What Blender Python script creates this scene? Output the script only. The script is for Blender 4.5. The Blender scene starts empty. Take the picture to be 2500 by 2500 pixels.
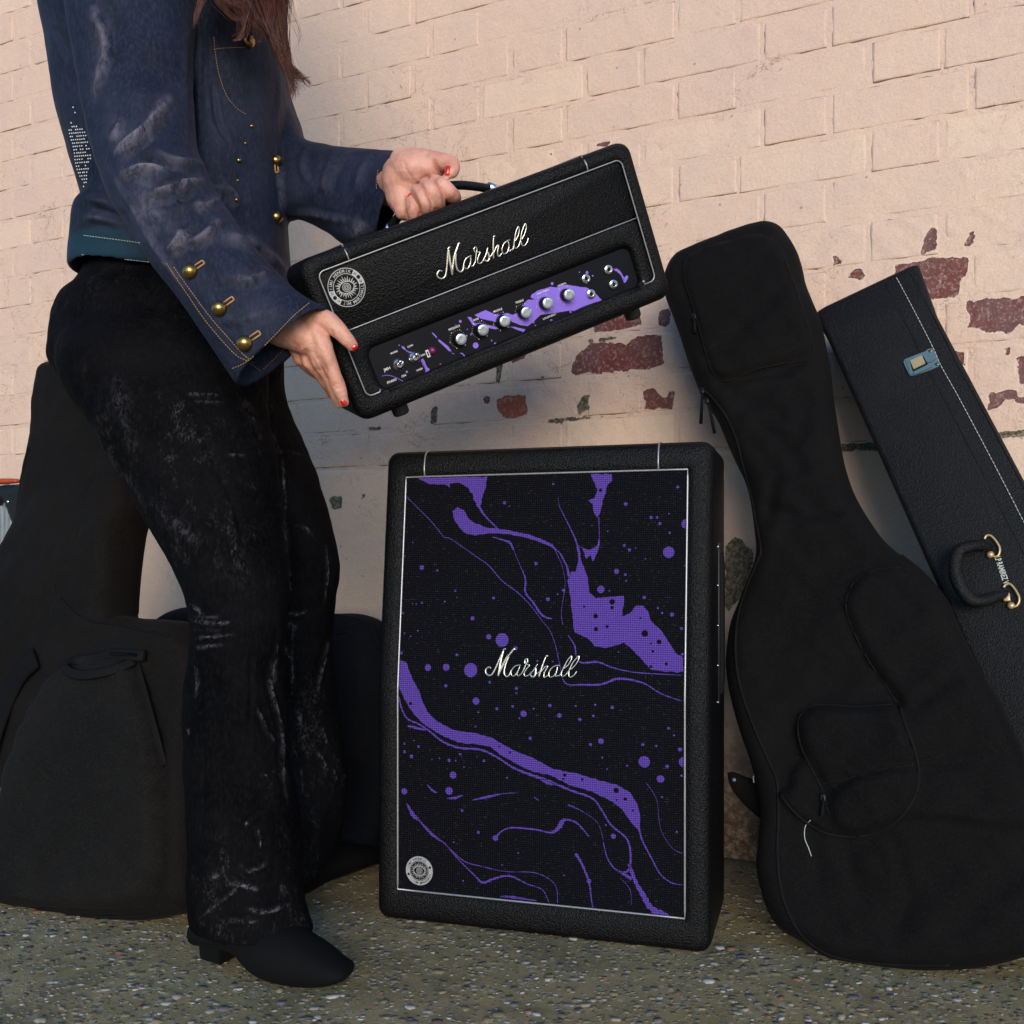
import bpy, bmesh, math, random
import numpy as np
from mathutils import Vector, Matrix
from mathutils.geometry import tessellate_polygon, delaunay_2d_cdt
from mathutils.bvhtree import BVHTree

random.seed(7); rng = np.random.default_rng(7)
SC = bpy.context.scene
COL = SC.collection
CAMH = 0.549          # camera height above the floor, metres
F = 2450.0            # focal length in photograph pixels (photo is 2500 px wide)
CX, CY = 1250.0, 1382.0

# ------------------------------------------------------------------ camera, sky, sun, exposure
cam = bpy.data.cameras.new('camera'); camo = bpy.data.objects.new('camera', cam); COL.objects.link(camo)
camo.location = (0, 0, CAMH); camo.rotation_euler = (math.radians(90), 0, 0)
cam.sensor_width = 36; cam.lens = F/2500*36; cam.shift_y = (CY-1250)/2500
cam.clip_start = 0.05; cam.clip_end = 500
SC.camera = camo
SUN_EL = math.radians(7.0); SUN_AZ_X = 0.05      # sun stands low behind the camera, a little to its right
w = bpy.data.worlds.new('World'); SC.world = w; w.use_nodes = True
nt = w.node_tree; nt.nodes.clear()
sky = nt.nodes.new('ShaderNodeTexSky'); sky.sky_type = 'NISHITA'; sky.sun_disc = False
sky.sun_elevation = SUN_EL; sky.ozone_density = 4.0; sky.dust_density = 0.3
sdir = Vector((SUN_AZ_X, -1, 0)).normalized()    # horizontal direction towards the sun
sky.sun_rotation = math.atan2(sdir.x, sdir.y)
bg = nt.nodes.new('ShaderNodeBackground'); bg.inputs[1].default_value = 0.15
wo = nt.nodes.new('ShaderNodeOutputWorld')
nt.links.new(sky.outputs[0], bg.inputs[0]); nt.links.new(bg.outputs[0], wo.inputs[0])
sl = bpy.data.lights.new('sun', 'SUN'); sl.energy = 1.5; sl.angle = math.radians(34); sl.color = (1.0, 0.90, 0.77)
so = bpy.data.objects.new('sun', sl); COL.objects.link(so)
tosun = (sdir*math.cos(SUN_EL) + Vector((0, 0, math.sin(SUN_EL))))
so.rotation_euler = tosun.to_track_quat('Z', 'Y').to_euler(); so.location = tosun*5
SC.view_settings.view_transform = 'Standard'; SC.view_settings.look = 'None'
SC.view_settings.exposure = 1.16; SC.view_settings.gamma = 1; SC.view_settings.use_curve_mapping = False

# ------------------------------------------------------------------ small helpers
def P(x, y, d):
    return Vector(((x-CX)/F*d, d, CAMH + (CY-y)/F*d))
def sc(pts, s, ox, oy): return [(ox+s*x, oy+s*y) for x, y in pts]
def tag(o, label, cat=None, group=None, kind=None):
    if label: o['label'] = label
    if cat: o['category'] = cat
    if group: o['group'] = group
    if kind: o['kind'] = kind
    return o
def empty(name, M=None):
    o = bpy.data.objects.new(name, None); COL.objects.link(o); o.empty_display_size = 0.05
    if M is not None: o.matrix_world = M
    return o
def link_mesh(name, me, mat, parent=None):
    o = bpy.data.objects.new(name, me); COL.objects.link(o)
    if mat is not None and not me.materials: me.materials.append(mat)
    if parent is not None: o.parent = parent
    return o
def mk(name, V, Fc, mat, parent=None, smooth=True, attrs=None):
    me = bpy.data.meshes.new(name)
    V = np.asarray(V, float)
    me.from_pydata([tuple(v) for v in V], [], Fc if isinstance(Fc, list) else [tuple(int(i) for i in f) for f in Fc])
    me.update()
    if smooth: me.polygons.foreach_set('use_smooth', np.ones(len(me.polygons), bool))
    for k, a in (attrs or {}).items():
        at = me.attributes.new(k, 'FLOAT', 'POINT'); at.data.foreach_set('value', np.asarray(a, np.float32))
    return link_mesh(name, me, mat, parent)
class MB:
    def __init__(s): s.V = []; s.F = []
    def add(s, V, Fc):
        n = len(s.V); s.V += [tuple(v) for v in V]; s.F += [tuple(i+n for i in f) for f in Fc]; return s
    def build(s, name, mat, parent=None, smooth=True): return mk(name, s.V, s.F, mat, parent, smooth)
def cr(pts, n=6, closed=False):
    """Catmull-Rom through pts (any dimension)"""
    p = np.array([list(q) for q in pts], float); m = len(p); out = []
    rngi = range(m) if closed else range(m-1)
    for i in rngi:
        if closed: a, b, c, d = p[(i-1) % m], p[i], p[(i+1) % m], p[(i+2) % m]
        else: a, b, c, d = p[max(i-1, 0)], p[i], p[i+1], p[min(i+2, m-1)]
        for k in range(n):
            t = k/n
            out.append(0.5*((2*b)+(-a+c)*t+(2*a-5*b+4*c-d)*t*t+(-a+3*b-3*c+d)*t**3))
    if not closed: out.append(p[-1])
    return np.array(out)
def tube(pts, r, seg=8, closed=False, flat=1.0, up=None, caps=True):
    p = np.array([list(q) for q in pts], float); m = len(p)
    r = np.full(m, r, float) if np.isscalar(r) else np.array(r, float)
    T = np.zeros_like(p)
    for i in range(m):
        a = p[(i-1) % m] if closed else p[max(i-1, 0)]; b = p[(i+1) % m] if closed else p[min(i+1, m-1)]
        t = b-a; T[i] = t/(np.linalg.norm(t)+1e-12)
    u = np.array(up if up is not None else ([0, 0, 1] if abs(T[0][2]) < .9 else [1, 0, 0]), float)
    V = []; Fc = []
    for i in range(m):
        u = u-T[i]*np.dot(u, T[i]); u /= np.linalg.norm(u)+1e-12
        if up is not None and i: 
            u2 = np.array(up, float); u2 = u2-T[i]*np.dot(u2, T[i])
            if np.linalg.norm(u2) > .05: u = u2/np.linalg.norm(u2)
        v = np.cross(T[i], u)
        for k in range(seg):
            a = 2*math.pi*k/seg
            V.append(p[i]+r[i]*(math.cos(a)*u*flat+math.sin(a)*v))
    for i in range(m if closed else m-1):
        for k in range(seg):
            a = i*seg+k; b = i*seg+(k+1) % seg; j = (i+1) % m
            Fc.append((a, b, j*seg+(k+1) % seg, j*seg+k))
    if not closed and caps:
        Fc.append(tuple(range(seg))[::-1]); Fc.append(tuple((m-1)*seg+k for k in range(seg)))
    return V, Fc
def boxgeo(x0, x1, y0, y1, z0, z1, bev=0.0, seg=2):
    bm = bmesh.new(); bmesh.ops.create_cube(bm, size=1)
    for v in bm.verts: v.co = Vector(((x0+x1)/2+v.co.x*(x1-x0), (y0+y1)/2+v.co.y*(y1-y0), (z0+z1)/2+v.co.z*(z1-z0)))
    if bev: bmesh.ops.bevel(bm, geom=bm.edges[:], offset=bev, segments=seg, profile=.5, affect='EDGES')
    bm.verts.index_update()
    V = [v.co[:] for v in bm.verts]; Fc = [tuple(v.index for v in f.verts) for f in bm.faces]; bm.free(); return V, Fc
def lathe(prof, seg=24, M=None):
    """prof: list of (r, h) turned about local -y axis (towards the viewer)"""
    V = []; Fc = []; n = len(prof)
    for r, h in prof:
        for k in range(seg):
            a = 2*math.pi*k/seg; V.append((r*math.cos(a), -h, r*math.sin(a)))
    for i in range(n-1):
        for k in range(seg):
            Fc.append((i*seg+k, i*seg+(k+1) % seg, (i+1)*seg+(k+1) % seg, (i+1)*seg+k))
    Fc.append(tuple(range(seg))[::-1]); Fc.append(tuple((n-1)*seg+k for k in range(seg)))
    if M is not None: V = [(M @ Vector(v))[:] for v in V]
    return V, Fc
def sphere(c, r, n=12, sx=1, sy=1, sz=1):
    V = []; Fc = []; m = n*2
    for i in range(n+1):
        a = math.pi*i/n
        for k in range(m):
            b = 2*math.pi*k/m; V.append((c[0]+r*sx*math.sin(a)*math.cos(b), c[1]+r*sy*math.sin(a)*math.sin(b), c[2]+r*sz*math.cos(a)))
    for i in range(n):
        for k in range(m): Fc.append((i*m+k, (i+1)*m+k, (i+1)*m+(k+1) % m, i*m+(k+1) % m))
    return V, Fc
def rrect(hw, z0, z1, r, y, nc=6, nv=16, nh=4, x0=None):
    """rounded rectangle ring in local xz at depth y, counter-clockwise, constant point count"""
    xl = -hw if x0 is None else x0; pts = []
    r = min(r, (z1-z0)/2-1e-5)
    def arc(cx_, cz_, a0):
        for k in range(nc+1):
            a = a0+math.pi/2*k/nc; pts.append((cx_+r*math.cos(a), y, cz_+r*math.sin(a)))
    def line(a, b, n):
        for k in range(1, n): pts.append((a[0]+(b[0]-a[0])*k/n, y, a[1]+(b[1]-a[1])*k/n))
    arc(hw-r, z1-r, 0); line((hw-r, z1), (xl+r, z1), nh)
    arc(xl+r, z1-r, math.pi/2); line((xl, z1-r), (xl, z0+r), nv)
    arc(xl+r, z0+r, math.pi); line((xl+r, z0), (hw-r, z0), nh)
    arc(hw-r, z0+r, 1.5*math.pi); line((hw, z0+r), (hw, z1-r), nv)
    return pts
def rings(rs, cap0=True, cap1=True):
    V = [p for r in rs for p in r]; m = len(rs[0]); Fc = []
    for i in range(len(rs)-1):
        for k in range(m): Fc.append((i*m+k, (i+1)*m+k, (i+1)*m+(k+1) % m, i*m+(k+1) % m))
    if cap0: Fc.append(tuple(range(m)))
    if cap1: Fc.append(tuple((len(rs)-1)*m+k for k in range(m))[::-1])
    return V, Fc
def sdf(U, Vv, poly):
    """signed distance, positive inside"""
    p = np.array(poly, float); q = np.roll(p, -1, 0); D = np.full(U.shape, 1e9); ins = np.zeros(U.shape, bool)
    for (x1, y1), (x2, y2) in zip(p, q):
        dx, dy = x2-x1, y2-y1; L = dx*dx+dy*dy+1e-15
        t = np.clip(((U-x1)*dx+(Vv-y1)*dy)/L, 0, 1)
        D = np.minimum(D, np.hypot(U-x1-t*dx, Vv-y1-t*dy))
        c = ((y1 > Vv) != (y2 > Vv)) & (U < (x2-x1)*(Vv-y1)/(y2-y1+1e-15)+x1); ins ^= c
    return np.where(ins, D, -D)
def dline(U, Vv, pl):
    D = np.full(U.shape, 1e9)
    for (x1, y1), (x2, y2) in zip(pl[:-1], pl[1:]):
        dx, dy = x2-x1, y2-y1; L = dx*dx+dy*dy+1e-15
        t = np.clip(((U-x1)*dx+(Vv-y1)*dy)/L, 0, 1)
        D = np.minimum(D, np.hypot(U-x1-t*dx, Vv-y1-t*dy))
    return D
def waves(X, n, f0, f1, seed):
    """smooth pseudo-noise of an (N,k) array, about -1..1"""
    g = np.random.default_rng(seed); o = np.zeros(len(X))
    for _ in range(n):
        k = g.normal(size=X.shape[1]); k /= np.linalg.norm(k); k *= 2*math.pi*g.uniform(f0, f1)
        o += np.sin(X@k+g.uniform(0, 6.28)+1.2*np.sin(X@(k[::-1]*.7)+g.uniform(0, 6)))
    return o/math.sqrt(n)
class Frame:
    """plane frame: x right, y into depth, z up, built at its real place"""
    def __init__(s, O, ax, az):
        s.O = Vector(O); s.ax = Vector(ax).normalized(); az = Vector(az); az = (az-s.ax*az.dot(s.ax)).normalized()
        s.az = az; s.ay = az.cross(s.ax)
        s.M = Matrix((( s.ax.x, s.ay.x, s.az.x, s.O.x), (s.ax.y, s.ay.y, s.az.y, s.O.y), (s.ax.z, s.ay.z, s.az.z, s.O.z), (0, 0, 0, 1)))
    def uv(s, x, y, dep=0.0):
        C = Vector((0, 0, CAMH)); D = P(x, y, 1.0)-C
        o = s.O+s.ay*dep; t = (o-C).dot(s.ay)/D.dot(s.ay); q = C+D*t-s.O
        return q.dot(s.ax), q.dot(s.az)
    def uvs(s, pts, dep=0.0): return [s.uv(x, y, dep) for x, y in pts]

# ------------------------------------------------------------------ materials
class NT:
    def __init__(s, name):
        s.m = bpy.data.materials.new(name); s.m.use_nodes = True; s.t = s.m.node_tree; s.t.nodes.clear()
        s.out = s.t.nodes.new('ShaderNodeOutputMaterial'); s.b = s.t.nodes.new('ShaderNodeBsdfPrincipled')
        s.t.links.new(s.b.outputs[0], s.out.inputs[0]); s.tc = s.t.nodes.new('ShaderNodeTexCoord')
    def n(s, ty, ins=None, **kw):
        nd = s.t.nodes.new('ShaderNode'+ty)
        for k, v in kw.items(): setattr(nd, k, v)
        for k, v in (ins or {}).items(): s.set(nd.inputs[k], v)
        return nd
    def set(s, sock, v):
        if isinstance(v, bpy.types.NodeSocket): s.t.links.new(v, sock)
        elif isinstance(v, bpy.types.Node): s.t.links.new(v.outputs[0], sock)
        else:
            if isinstance(v, tuple) and len(v) == 3 and sock.type == 'RGBA': v = v+(1,)
            sock.default_value = v
    def math(s, op, a, b=0.0, c=None):
        ins = {0: a, 1: b}
        if c is not None: ins[2] = c
        return s.n('Math', ins, operation=op).outputs[0]
    def sstep(s, v, lo, hi):
        return s.n('MapRange', {0: v, 1: lo, 2: hi, 3: 0.0, 4: 1.0}, interpolation_type='SMOOTHSTEP').outputs[0]
    def noise(s, scale, detail=3, rough=.5, vec=None, dist=0.0):
        return s.n('TexNoise', {'Vector': vec or s.tc.outputs['Object'], 'Scale': scale, 'Detail': detail, 'Roughness': rough, 'Distortion': dist}).outputs[0]
    def voro(s, scale, vec=None, feature='F1', out=0, rnd=1.0):
        return s.n('TexVoronoi', {'Vector': vec or s.tc.outputs['Object'], 'Scale': scale, 'Randomness': rnd}, feature=feature).outputs[out]
    def mix(s, f, a, b, mode='MIX'):
        nd = s.n('Mix', None, data_type='RGBA', blend_type=mode); s.set(nd.inputs[0], f); s.set(nd.inputs[6], a); s.set(nd.inputs[7], b); return nd.outputs[2]
    def scale_vec(s, v3, vec=None):
        return s.n('Mapping', {0: vec or s.tc.outputs['Object'], 3: v3}).outputs[0]
    def bump(s, h, strength=.5, dist=.001, normal=None):
        ins = {'Strength': strength, 'Distance': dist, 'Height': h}
        nd = s.n('Bump', ins)
        if normal is not None: s.t.links.new(normal, nd.inputs['Normal'])
        return nd.outputs[0]
    def attr(s, nm): return s.n('Attribute', None, attribute_name=nm).outputs[2]
    def set_b(s, **kw):
        al = dict(color='Base Color', rough='Roughness', metal='Metallic', normal='Normal', spec='Specular IOR Level', sheen='Sheen Weight', sheenr='Sheen Roughness', sheent='Sheen Tint', coat='Coat Weight', sss='Subsurface Weight', trans='Transmission Weight')
        for k, v in kw.items(): s.set(s.b.inputs[al[k]], v)
        return s.m

def m_plain(name, col, rough=.5, metal=0.0, spec=.5, bscale=0, bdist=.0003, var=.12, **kw):
    t = NT(name); nz = t.noise(35, 4)
    c = t.mix(t.math('MULTIPLY', nz, 1.0), tuple(v*(1-var) for v in col), tuple(min(1, v*(1+var)) for v in col))
    r = t.math('ADD', t.math('MULTIPLY', t.noise(60, 3), .16), rough-.08)
    t.set_b(color=c, rough=r, metal=metal, spec=spec, **kw)
    if bscale: t.set_b(normal=t.bump(t.noise(bscale, 3), .6, bdist))
    return t.m
def m_tolex(name='black_vinyl'):
    t = NT(name)
    v = t.voro(420, t.n('VectorMath', {0: t.tc.outputs['Object'], 1: t.n('TexNoise', {'Vector': t.tc.outputs['Object'], 'Scale': 120.0, 'Detail': 2}).outputs[1]}, operation='MULTIPLY_ADD').outputs[0] if False else None)
    nz = t.noise(330, 3, .6, dist=.6)
    h = t.math('ADD', t.math('MULTIPLY', v, .7), nz)
    c = t.mix(t.sstep(nz, .35, .7), (.0010, .0010, .0014), (.0048, .0048, .0060))
    t.set_b(color=c, rough=t.math('ADD', t.math('MULTIPLY', t.noise(9, 3), .14),   .40), spec=.19, normal=t.bump(h, .95, .0013))
    return t.m
def weave(t, pitch, axis=('x', 'z')):
    sep = t.n('SeparateXYZ', {0: t.tc.outputs['Object']})
    k = 2*math.pi/pitch
    wob = t.math('MULTIPLY', t.noise(60, 2), 1.2)
    a = t.math('SINE', t.math('ADD', t.math('MULTIPLY', sep.outputs[{'x': 0, 'y': 1, 'z': 2}[axis[0]]], k), wob))
    b = t.math('SINE', t.math('ADD', t.math('MULTIPLY', sep.outputs[{'x': 0, 'y': 1, 'z': 2}[axis[1]]], k), wob))
    m = t.math('MULTIPLY', a, b)
    return t.math('ADD', t.math('MULTIPLY', t.math('ABSOLUTE', a), .42), t.math('MULTIPLY', t.math('ABSOLUTE', b), .58)), a, b
def m_grille(name, col, gap, fleck=None):
    t = NT(name); h, a, b = weave(t, .0064)
    g = t.sstep(h, .30, .70)
    c = t.mix(g, gap, col)
    c = t.mix(t.math('MULTIPLY', t.noise(900, 2), .5), c, tuple(v*.55 for v in col))
    if fleck:
        f = t.sstep(t.noise(260, 2, .6, t.scale_vec((.7, 1, 2.2))), .62, .72); c = t.mix(t.math('MULTIPLY', f, t.math('MULTIPLY', g, .8)), c, fleck)
    t.set_b(color=c, rough=.7, spec=.10, normal=t.bump(h, .9, .0012)); return t.m
def m_nylon(name, col, pitch=.0022, rough=.8, axis=('x', 'z'), sheen=.15, tint=(.5, .45, .45)):
    t = NT(name); h, a, b = weave(t, pitch, axis)
    big = t.noise(5, 4, .6)
    c = t.mix(t.sstep(big, .3, .75), tuple(v*.6 for v in col), tuple(v*1.45 for v in col))
    c = t.mix(t.math('MULTIPLY', t.sstep(t.noise(480, 3, .7), .45, .68), .8), c, tuple(v*3.6 for v in col))
    t.set_b(color=c, rough=rough, spec=.12, sheen=sheen, sheenr=.5, sheent=tint+(1,), normal=t.bump(t.math('ADD', t.math('MULTIPLY', h, .5), t.noise(500, 2)), .6, .0008)); return t.m
M = {}
M['vinyl'] = m_tolex()
M['cloth'] = m_grille('black_grille_cloth', (.0040, .0040, .0075), (.0007, .0007, .0014), (.045, .042, .033))
M['purple'] = m_grille('purple_grille_print', (.125, .064, .40), (.022, .010, .085))
M['cloth_hole'] = m_grille('black_grille_spot', (.0040, .0040, .0075), (.001, .001, .002))
M['purple_print'] = m_plain('purple_panel_print', (.23, .13, .66), .5)
M['white_print'] = m_plain('white_panel_print', (.68, .67, .66), .55)
M['grey_print'] = m_plain('silver_grey_print', (.42, .42, .42), .45, .3)
M['panel'] = m_plain('black_gloss_panel', (.002, .002, .005), .45, 0, .2)
M['piping'] = m_plain('silver_piping', (.36, .35, .37), .36, .6)
M['chrome'] = m_plain('polished_chrome', (.80, .81, .84), .24, 1.0)
M['knobface'] = m_plain('spun_aluminium', (.66, .70, .76), .32, .9)
M['script'] = m_plain('silver_script_logo', (.66, .64, .58), .24, .9)
M['brass'] = m_plain('antique_brass', (.36, .22, .075), .30, 1.0, var=.3)
M['plastic'] = m_plain('black_plastic', (.006, .006, .007), .42, spec=.3)
M['rubber'] = m_plain('black_rubber', (.012, .012, .013), .55, bscale=300)
M['jewel'] = m_plain('magenta_jewel_lens', (.20, .01, .10), .15)
M['nail'] = m_plain('red_nail_varnish', (.62, .012, .010), .16, coat=.6)
M['thread'] = m_plain('orange_thread', (.42, .22, .075), .7)
M['wthread'] = m_plain('white_thread', (.52, .55, .50), .7)
M['bead'] = m_plain('white_beads', (.72, .73, .80), .25)
M['nylon'] = m_nylon('black_nylon_bag_fabric', (.0026, .0023, .0024), sheen=.02)
M['nylon2'] = m_nylon('brown_black_bag_fabric', (.0040, .0033, .0031), .0026, sheen=.02)
M['mesh'] = m_nylon('grey_black_spacer_fabric', (.0052, .0047, .0044), .0034, sheen=.02)
M['navy'] = m_nylon('navy_black_bag_fabric', (.0018, .0024, .0045), .0022, sheen=.02)
M['zip'] = m_plain('black_zip_tape', (.0045, .0045, .005), .75, spec=.15, bscale=900)
def m_leather():
    t = NT('worn_black_leather'); v = t.voro(520); n = t.noise(300, 4, .7); big = t.noise(6, 5, .65)
    c = t.mix(t.sstep(n, .42, .68), (.0022, .0022, .0028), (.012, .012, .014)); c = t.mix(t.math('MULTIPLY', t.sstep(big, .5, .75), .5), c, (.013, .013, .015))
    sc1 = t.math('SUBTRACT', 1.0, t.sstep(t.math('ABSOLUTE', t.math('SUBTRACT', t.noise(14, 4, .6, t.scale_vec((3, 1, .6)), 1.0), .5)), .0, .004)); c = t.mix(t.math('MULTIPLY', sc1, .35), c, (.05, .045, .04))
    t.set_b(color=c, rough=.55, spec=.22, normal=t.bump(t.math('ADD', v, n), .8, .0009)); return t.m
M['leather'] = m_leather()
M['suede'] = m_plain('black_suede', (.0032, .0032, .0036), .85, spec=.15, bscale=400)
M['bluesteel'] = m_plain('dull_latch_steel', (.12, .19, .22), .45, .35)
M['gold'] = m_plain('tarnished_gold_plate', (.58, .42, .22), .38, .55, var=.2)
M['ribbed'] = m_plain('brushed_aluminium', (.42, .44, .47), .35, .85)
M['orange'] = m_plain('orange_red_plastic', (.42, .06, .02), .4)
M['blueglass'] = m_plain('blue_glossy_cap', (.18, .38, .62), .12, .3)
def m_skin():
    t = NT('fair_warm_skin')
    n1 = t.noise(22, 4, .6); n2 = t.noise(160, 3, .6)
    c = t.mix(t.sstep(n1, .35, .65), (.60, .275, .195), (.72, .375, .285))
    c = t.mix(t.math('MULTIPLY', t.sstep(n2, .5, .75), .35), c, (.58, .19, .14))
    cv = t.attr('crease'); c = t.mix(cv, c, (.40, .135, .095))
    t.set_b(color=c, rough=.47, spec=.42, sss=.08, normal=t.bump(t.math('ADD', t.noise(420, 3, .6), t.math('MULTIPLY', t.noise(110, 5, .7), 1.2)), .8, .0010))
    t.b.inputs['Subsurface Radius'].default_value = (.008, .003, .002); return t.m
M['skin'] = m_skin()
def m_velvet(name, c0, c1, wear_sheen, sheen=.5, crushed=False):
    t = NT(name); big = t.noise(7, 5, .62, dist=.4)
    fine = t.noise(260, 3, .6, t.scale_vec((1, 1, .4)))
    c = t.mix(t.sstep(big, .3, .72), c0, c1)
    c = t.mix(t.math('MULTIPLY', t.sstep(fine, .4, .75), .45), c, tuple(v*1.9 for v in c1))
    w_ = t.attr('wear'); wn = t.math('MULTIPLY', t.math('MULTIPLY', w_, 1.5 if crushed else 1.1), t.sstep(t.noise(150 if crushed else 60, 7, .8, t.scale_vec((1, 1, .55)), .4), .44 if crushed else .36, .64))  # worn pile plus pale crease highlights, painted into the colour
    c = t.mix(t.math('MULTIPLY', t.attr('band'), .85), c, (.010, .038, .062))  # teal light on the hem, mixed into the jacket colour
    c = t.mix(wn, c, wear_sheen)
    if crushed:
        cr_ = t.math('MULTIPLY', t.sstep(t.noise(17, 9, .80, t.scale_vec((1.4, 1, .75)), .12), .51, .64), t.sstep(t.noise(3.2, 3, .5), .38, .56))
        c = t.mix(t.math('MULTIPLY', cr_, t.math('MULTIPLY', t.sstep(t.noise(330, 3, .7, t.scale_vec((1, 1, .45))), .44, .66), .75)), c, (.055, .048, .046))  # mottled pile sheen mixed into the colour
    bp = t.bump(t.math('ADD', t.math('MULTIPLY', big, .0), t.math('ADD', t.noise(38, 4, .6), t.math('MULTIPLY', fine, .22))), .55, .004 if crushed else .0022)
    t.set_b(color=c, rough=.72 if not crushed else .78, spec=.18 if not crushed else .04, sheen=sheen, sheenr=.35, sheent=(tuple(min(1, v*9+.12) for v in c1)+(1,)), normal=bp); return t.m
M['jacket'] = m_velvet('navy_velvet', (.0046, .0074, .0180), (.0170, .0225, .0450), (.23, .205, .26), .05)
M['hemband'] = m_velvet('teal_blue_velvet_band', (.012, .035, .062), (.018, .055, .09), (.1, .14, .2), .3)  # unused velvet with teal light in its colour
M['trousers'] = m_velvet('crushed_black_velvet', (.0008, .0008, .0013), (.0048, .0046, .0056), (.22, .21, .24), .0, True)
def m_hair():
    t = NT('auburn_brown_hair'); n1 = t.noise(28, 3, .6, t.scale_vec((6, 6, .7)))
    c = t.mix(t.sstep(n1, .3, .7), (.010, .003, .002), (.15, .040, .014))
    t.set_b(color=c, rough=.36, spec=.5); return t.m
M['hair'] = m_hair()
def m_wall(name, dens):
    """painted masonry: 'flake' attribute (metres inside a bare patch, brick), 'grey' (bare mortar), 'edge' (1 at lower arris)"""
    t = NT(name); sp = t.n('SeparateXYZ', {0: t.n('NewGeometry').outputs[0]}); pos = t.n('NewGeometry').outputs[0]
    n1 = t.noise(1.7, 4, .55, pos); n2 = t.noise(7, 4, .6, pos); n3 = t.noise(60, 5, .7, pos); n4 = t.noise(420, 3, .6, pos)
    c = t.mix(t.sstep(n1, .3, .7), (.69, .490, .385), (.745, .545, .410))
    c = t.mix(t.math('MULTIPLY', t.sstep(n2, .4, .72), .5), c, (.61, .460, .395))
    c = t.mix(t.math('MULTIPLY', t.sstep(n3, .35, .8), .30), c, (.60, .42, .34))
    c = t.mix(t.math('MULTIPLY', t.sstep(n4, .42, .66), .5), c, (.50, .36, .285))
    # hairline cracks and dirt specks in the paint
    oi = t.n('ObjectInfo').outputs['Random']; c = t.mix(t.math('MULTIPLY', t.sstep(oi, .2, 1.0), .22), c, (.63, .43, .36)); c = t.mix(t.math('MULTIPLY', t.math('SUBTRACT', 1.0, t.sstep(oi, 0.0, .25)), .28), c, (.78, .61, .47))
    ck = t.math('ABSOLUTE', t.math('SUBTRACT', t.noise(9, 5, .65, pos, 1.4), .5))
    ckm = t.math('MULTIPLY', t.math('SUBTRACT', 1.0, t.sstep(ck, .0015, .0075)), t.sstep(t.noise(4.3, 2, .5, pos), .54 if dens < 1 else .44, .68))
    c = t.mix(t.math('MULTIPLY', ckm, .68), c, (.20, .115, .07))
    v = t.voro(26, pos); spk = t.math('MULTIPLY', t.math('SUBTRACT', 1.0, t.sstep(v, .03, .09)), t.sstep(n2, .42, .55))
    c = t.mix(t.math('MULTIPLY', spk, .6), c, (.16, .10, .07))
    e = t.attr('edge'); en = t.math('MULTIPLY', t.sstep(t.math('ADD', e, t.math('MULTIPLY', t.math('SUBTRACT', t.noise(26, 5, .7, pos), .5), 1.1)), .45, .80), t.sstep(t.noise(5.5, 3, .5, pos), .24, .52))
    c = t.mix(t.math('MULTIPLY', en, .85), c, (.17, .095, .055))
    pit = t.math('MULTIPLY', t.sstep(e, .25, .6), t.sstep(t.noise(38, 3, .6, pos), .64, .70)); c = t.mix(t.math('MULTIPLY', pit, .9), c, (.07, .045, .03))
    # bare brick and bare mortar where the paint has come off
    dis = t.math('MULTIPLY', t.math('SUBTRACT', t.noise(55, 5, .7, pos, .5), .5), .018)
    fl = t.math('ADD', t.attr('flake'), dis); fm = t.sstep(fl, -.0006, .0008)
    bn = t.noise(150, 5, .75, pos); bb = t.noise(12, 3, .5, pos)
    br = t.mix(t.sstep(bb, .35, .65), (.15, .034, .026), (.145, .060, .058))
    br = t.mix(t.attr('orange'), br, (.37, .085, .035))
    br = t.mix(t.math('MULTIPLY', t.sstep(bn, .50, .66), .75), br, (.40, .29, .26))
    br = t.mix(t.math('MULTIPLY', t.sstep(t.noise(60, 4, .7, pos), .55, .7), .5), br, (.07, .030, .028))
    rim = t.math('MULTIPLY', t.sstep(fl, -.0045, -.0008), t.math('SUBTRACT', 1.0, fm))
    c = t.mix(t.math('MULTIPLY', rim, .42), c, (.78, .60, .48))
    c = t.mix(fm, c, br)
    g = t.math('ADD', t.attr('grey'), dis); gm = t.sstep(g, -.0006, .0008)
    gc = t.mix(t.sstep(t.noise(140, 4, .7, pos), .4, .65), (.06, .052, .030), (.24, .20, .145)); c = t.mix(gm, c, gc)
    # grime rising from the floor
    zz = t.math('ADD', sp.outputs[2], t.math('MULTIPLY', t.math('SUBTRACT', t.noise(7, 5, .65, pos), .5), .42))
    gr = t.math('SUBTRACT', 1.0, t.sstep(zz, .02, .33)); gn = t.math('MULTIPLY', gr, t.sstep(t.noise(70, 5, .75, pos), .34, .56))
    c = t.mix(t.math('MULTIPLY', gr, .55), c, (.36, .21, .09)); c = t.mix(t.math('MULTIPLY', gn, .85), c, (.055, .042, .022))
    h = t.math('ADD', t.math('MULTIPLY', n4, .25), t.math('ADD', t.math('MULTIPLY', n3, .8), t.math('MULTIPLY', t.math('MAXIMUM', fm, gm), -1.6)))
    t.set_b(color=c, rough=.55, spec=.35, normal=t.bump(t.math('ADD', h, t.math('MULTIPLY', t.noise(150, 4, .65, pos), .5)), .9, .0026)); return t.m
M['wall'] = m_wall('painted_brick', 0); M['joint'] = m_wall('painted_mortar', 1); M['render'] = m_wall('painted_render', 0)
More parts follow.
